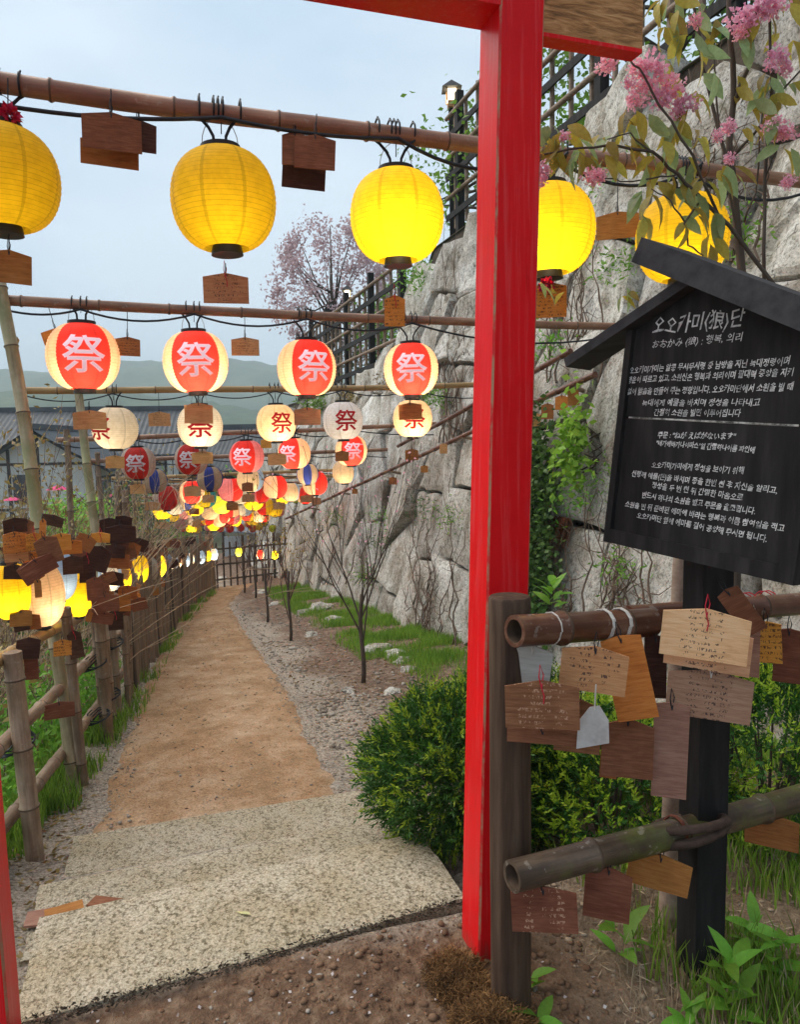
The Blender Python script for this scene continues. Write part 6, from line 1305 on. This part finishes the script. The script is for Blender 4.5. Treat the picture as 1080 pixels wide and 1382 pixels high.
# ================================================================== VILLAGE
tile_m = M('roof_tile_grey', [(.022, .025, .03), (.045, .05, .058), (.075, .08, .09)], 1.2, rough=.55, bmp=.3); plaster = M('white_plaster', [(.52, .50, .47), (.66, .64, .60)], .8, rough=.9, bmp=0); timber = M('dark_timber', [(.025, .018, .015), (.05, .036, .03)], 3, rough=.8, bmp=0); glass_d = M('dark_window', [(.02, .022, .028), (.05, .055, .065)], 1, rough=.15, bmp=0, spec=.6)
def house(c, yaw, L, Dp, zb, ze, zr, label, wall=plaster, over=.7, frame=True):
    """gable roof house: ridge along local X"""
    root = empty('village_house', Vector((c[0], c[1], zb)), label, 'house', 'houses of the valley village', rot=(0, 0, yaw)); h = ze - zb; rh = zr - zb
    mb = MB(); mb.prism([(-L / 2, -Dp / 2, 0), (-L / 2, Dp / 2, 0), (-L / 2, Dp / 2, h), (-L / 2, 0, rh - .15), (-L / 2, -Dp / 2, h)], (0, 0, 0), (L, 0, 0)); mb.obj('wall', wall, root)
    for sy in (-1, 1):
        mb = MB(); nx = max(4, int((L + 2 * over) / .28)); n_ = 2; slope = (rh - h) / (Dp / 2); y0, z0 = sy * (Dp / 2 + over), h - slope * over * .9
        for i in range(nx * 2 + 1):
            x = -L / 2 - over + (L + 2 * over) * i / (nx * 2); bz_ = .035 if i % 2 else 0
            for (yy, zz_) in ((0, rh + .02), (y0 * .5, (rh + z0) / 2 - .06), (y0, z0)): mb.v += [(x, yy, zz_ + bz_), (x, yy, zz_ - .14)]
        for i in range(nx * 2):
            a, b = i * 6, (i + 1) * 6
            for j in (0, 2): mb.f += [(a + j, b + j, b + j + 2, a + j + 2), (a + j + 1, a + j + 3, b + j + 3, b + j + 1)]
            mb.f.append((a + 4, b + 4, b + 5, a + 5))
        mb.m = [0] * len(mb.f); mb.obj('roof', tile_m, root)
    mb = MB(); mb.beam((-L / 2 - over, 0, rh + .12), (L / 2 + over, 0, rh + .12), .3, .26); mb.obj('ridge', tile_m, root)
    if frame:
        for sy in (-1,):
            y = sy * (Dp / 2 + .012); n_ = max(2, int(L / 1.6))
            for i in range(n_ + 1): x = -L / 2 + L * i / n_; mb = MB(); mb.box((x, y, h / 2), (.14, .05, h)); mb.obj('timber', timber, root)
            for z in (h * .5, h * .82): mb = MB(); mb.box((0, y - .003, z), (L, .05, .12)); mb.obj('timber', timber, root)
            for i in range(0, n_, 2): x = -L / 2 + L * (i + .5) / n_; mb = MB(); mb.box((x, y - .002, h * .66), (L / n_ * .8, .05, h * .26)); f_ = mb.obj('window', glass_d, root); mb = MB(); mb.box((x, y - .034, h * .66), (.05, .02, h * .26)); mb.obj('mullion', timber, f_)
        for sx in (-1, 1):
            x = sx * (L / 2 + .012)
            for i in range(5): yy = -Dp / 2 + Dp * i / 4; top = h + (rh - .3 - h) * (1 - abs(yy) / (Dp / 2)); mb = MB(); mb.box((x, yy, top / 2), (.05, .14, top)); mb.obj('timber', timber, root)
            for z in (h * .5, h * .98): mb = MB(); mb.box((x + sx * .003, 0, z), (.05, Dp, .12)); mb.obj('timber', timber, root)
            mb = MB(); mb.box((x + sx * .002, Dp * .12, h * .72), (.05, Dp * .2, h * .3)); f_ = mb.obj('window', glass_d, root)
    return root
def hp(x, d_): p = P(x, 600, d_); return (p.x, p.y)
house(hp(40, 44), R_(8), 17, 9, -3.4, 1.45, 3.75, 'large white timbered house with long grey tiled roof behind the bamboo upright')
x_, y_ = hp(80, 37); house((x_, y_), R_(96), 6, 5.2, -3.4, .95, 2.45, 'gabled white wing in front of the large house')
house(hp(205, 52), R_(6), 11, 7, -3.4, .0, 1.9, 'low dark roofed house behind the first small red lantern', wall=timber)
house(hp(350, 50), R_(-4), 9, 7, -3.4, .4, 2.7, 'dark roofed house behind the cream lantern of the third row', wall=timber)
house(hp(270, 66), R_(10), 12, 7, -3.4, .2, 2.3, 'distant house behind the second white lantern', wall=timber)
house(hp(440, 60), R_(15), 10, 7, -3.4, .0, 2.0, 'dark house half hidden by the far end of the stone wall', wall=timber)
house(hp(120, 70), R_(-6), 14, 8, -3.4, .6, 2.6, 'farther house between the two uprights')
# stall at the path end
k_ = empty('stall', P(335, 745, 24).xy.to_3d() + ZZ * -2.6, 'small stall with grey awning and red brown posts past the lattice fence', 'stall'); kk = k_.location
mb = MB(); mb.prism([(-1.1, -.9, 1.55), (.9, -.9, 1.35), (.9, 1, 1.75), (-1.1, 1, 1.95)], (0, 0, 0), (0, 0, .05)); mb.obj('awning', M('grey_blue_awning', [(.16, .19, .22), (.22, .25, .29)], 2, bmp=0), k_)
for sx in (-1, .8): 
    for sy in (-.8, .9): mb = MB(); mb.tube([(sx, sy, -1), (sx, sy, 1.5)], .06, 7); mb.obj('post', M('red_brown_post', [(.18, .05, .03), (.28, .09, .06)], 4) if sx < 0 and sy < 0 else bark, k_)
mb = MB(); mb.box((0.2, .8, .5), (2.3, .03, 1.3)); mb.obj('pale_sheet', M('pale_blue_sheet', [(.45, .50, .56), (.62, .66, .70)], 2, bmp=0), k_)
# another pale sheeted roof
# ------------------------------------------------------------------ hills
hill_m = M('wooded_hill', [(.025, .045, .018), (.055, .085, .03), (.10, .13, .055)], .035, rough=1, bmp=.6, bdist=3, bscale=.12)
for k, (y0, ridge, seed, nm) in enumerate([(430, lambda x: 62 + 9 * math.sin((x + 330) / 95) - .05 * max(0, x + 120), 3, 'far wooded hill behind the village'), (240, lambda x: 21 - .02 * (x + 100) + 5 * math.sin(x / 30), 8, 'nearer low wooded rise behind the village roofs')]):
    V = []; nx, ny = 150, 26; wd = 900 if k == 0 else 560
    for j in range(ny + 1):
        for i in range(nx + 1):
            x = -wd / 2 - 120 + wd * i / nx; f = j / ny; prof = math.sin(math.pi * min(1, f * .62)) ** .9; z = -3.6 + (ridge(x) + 3.6) * prof * (1 + .10 * noise.noise(Vector((x * .02, f * 4, seed)))) + 2.2 * noise.noise(Vector((x * .09, f * 14, seed))) * prof + 1.6 * noise.noise(Vector((x * .3, f * 50, seed))) * prof
            V.append((x, y0 + f * (260 if k == 0 else 120), z))
    I = (np.arange(ny)[:, None] * (nx + 1) + np.arange(nx)[None, :]); Fc = np.stack([I, I + 1, I + nx + 2, I + nx + 1], -1).reshape(-1, 4); o = link('hill', np_mesh('hill', V, Fc, hill_m, smooth=False)); prop(o, nm, kind='structure')

# ------------------------------------------------------------------ coconut fibre round the post foot, broken plaques on the step
def coirheap(c, rad, n, L, label):
    root = prop(empty('coir_heap', c), label, 'coir'); bm = bmesh.new(); bmesh.ops.create_icosphere(bm, subdivisions=4, radius=1)
    for v in bm.verts: d = v.co.normalized(); v.co = Vector((d.x * rad[0], d.y * rad[1], d.z * rad[2])) * (1 + .3 * noise.noise(d * 2.2 + c) + .1 * noise.noise(d * 7))
    me = D.meshes.new('core'); bm.to_mesh(me); bm.free(); me.materials.append(coir); link('core', me, root); dirs = rand_dirs(n, .5); base = dirs * np.array(rad) * np.array([1 + .3 * noise.noise(Vector(d) * 2.2 + c) for d in dirs])[:, None] * .96; Vs = []; d = dirs * .5 + rng.normal(size=(n, 3)) * .7; p = base; w = rng.normal(size=(n, 3)); w /= np.linalg.norm(w, axis=1)[:, None]; K = 5
    for i in range(K + 1): d = d + rng.normal(size=(n, 3)) * .45; d[:, 2] -= .12; d /= np.linalg.norm(d, axis=1)[:, None]; Vs.append(p - w * .0010); Vs.append(p + w * .0010); p = p + d * L / K
    V = np.stack(Vs, 1).reshape(-1, 3); b_ = np.arange(n)[:, None] * (2 * K + 2); Fc = np.concatenate([b_ + [2 * i, 2 * i + 1, 2 * i + 3, 2 * i + 2] for i in range(K)]); link('fibres', np_mesh('fibres', V, Fc, coir), root)['kind'] = 'stuff'
coirheap(G(668, 1400) + ZZ * .0, (.095, .09, .07), 9000, .05, 'loose mound of orange brown coconut fibre in front of the round post')
coirheap(G(618, 1325) + ZZ * -.015, (.08, .095, .06), 7000, .045, 'dark fibrous clump packed against the red post foot')
coirheap(G(642, 1352) + ZZ * -.02, (.085, .06, .055), 5000, .045, 'brown fibre clump between the red post and the round post')
for k, (s_, t_, rz, w, h, tone, lab) in enumerate([(2.80, -.46, .3, .15, .10, 'pink', 'broken pinkish plaque lying on the end of the middle step'), (2.82, -.40, .5, .13, .07, 'mid', 'paler broken plaque lying over another on the middle step'), (2.80, -.27, -.2, .13, .07, 'brown', 'brown splinter of plaque lying on the middle step')]):
    o = link('wooden_plaque', ema_mesh(w, h, .008).mesh('wooden_plaque', ema_m[tone]), loc=W(s_, t_, -.106 + .009 * k), rot=(R_(90), R_(0), rz)); prop(o, lab, 'plaque', 'broken plaques on the step')
p = G(338, 1236, .014); o = link('fallen_leaf', leafmesh('fallen_leaf', M('yellow_fallen_leaf', [(.5, .48, .2), (.66, .62, .35)], 9, bmp=0), .04, .02, .2, .2), loc=p + ZZ * .004, rot=(.05, .1, 1.2)); prop(o, 'single yellowish leaf lying on the widest granite step', 'leaf')
# red flower above the first lantern, ribbon on the plaque right of the post
def redbloom(p, r, name, label):
    n = 90; dirs = rand_dirs(n); C_ = dirs * rng.uniform(.1, .6, (n, 1)) * r; V, Fc = leaves(C_, dirs, r * .7, r * .6, .3); o = link(name, np_mesh(name, V, Fc, M('red_silk', [(.45, .01, .05), (.62, .02, .10)], 20, rough=.7, bmp=0)), loc=p); prop(o, label, 'flower' if 'flower' in name else 'ribbon')
redbloom(S(12, 156, 3.12), .04, 'red_flower', 'red flower hanging from the nearest pole at the frame edge')
redbloom(S(738, 384, 3.12), .04, 'red_ribbon', 'red ribbon knot under the lantern behind the gate post')

# ================================================================== HAZE
HZ = True
if HZ:
    mb = MB(); mb.box((0, 340, 45), (1240, 1000, 100)); m, n = new_mat('haze_air'); pv = n.nodes.new('ShaderNodeVolumePrincipled'); pv.inputs['Color'].default_value = (.82, .95, 1.0, 1); pv.inputs['Density'].default_value = .0014; pv.inputs['Anisotropy'].default_value = 0
    o_ = n.nodes.new('ShaderNodeOutputMaterial'); n.links.new(pv.outputs[0], o_.inputs['Volume']); o = mb.obj('haze', m); prop(o, 'pale moist air over the valley', kind='stuff')
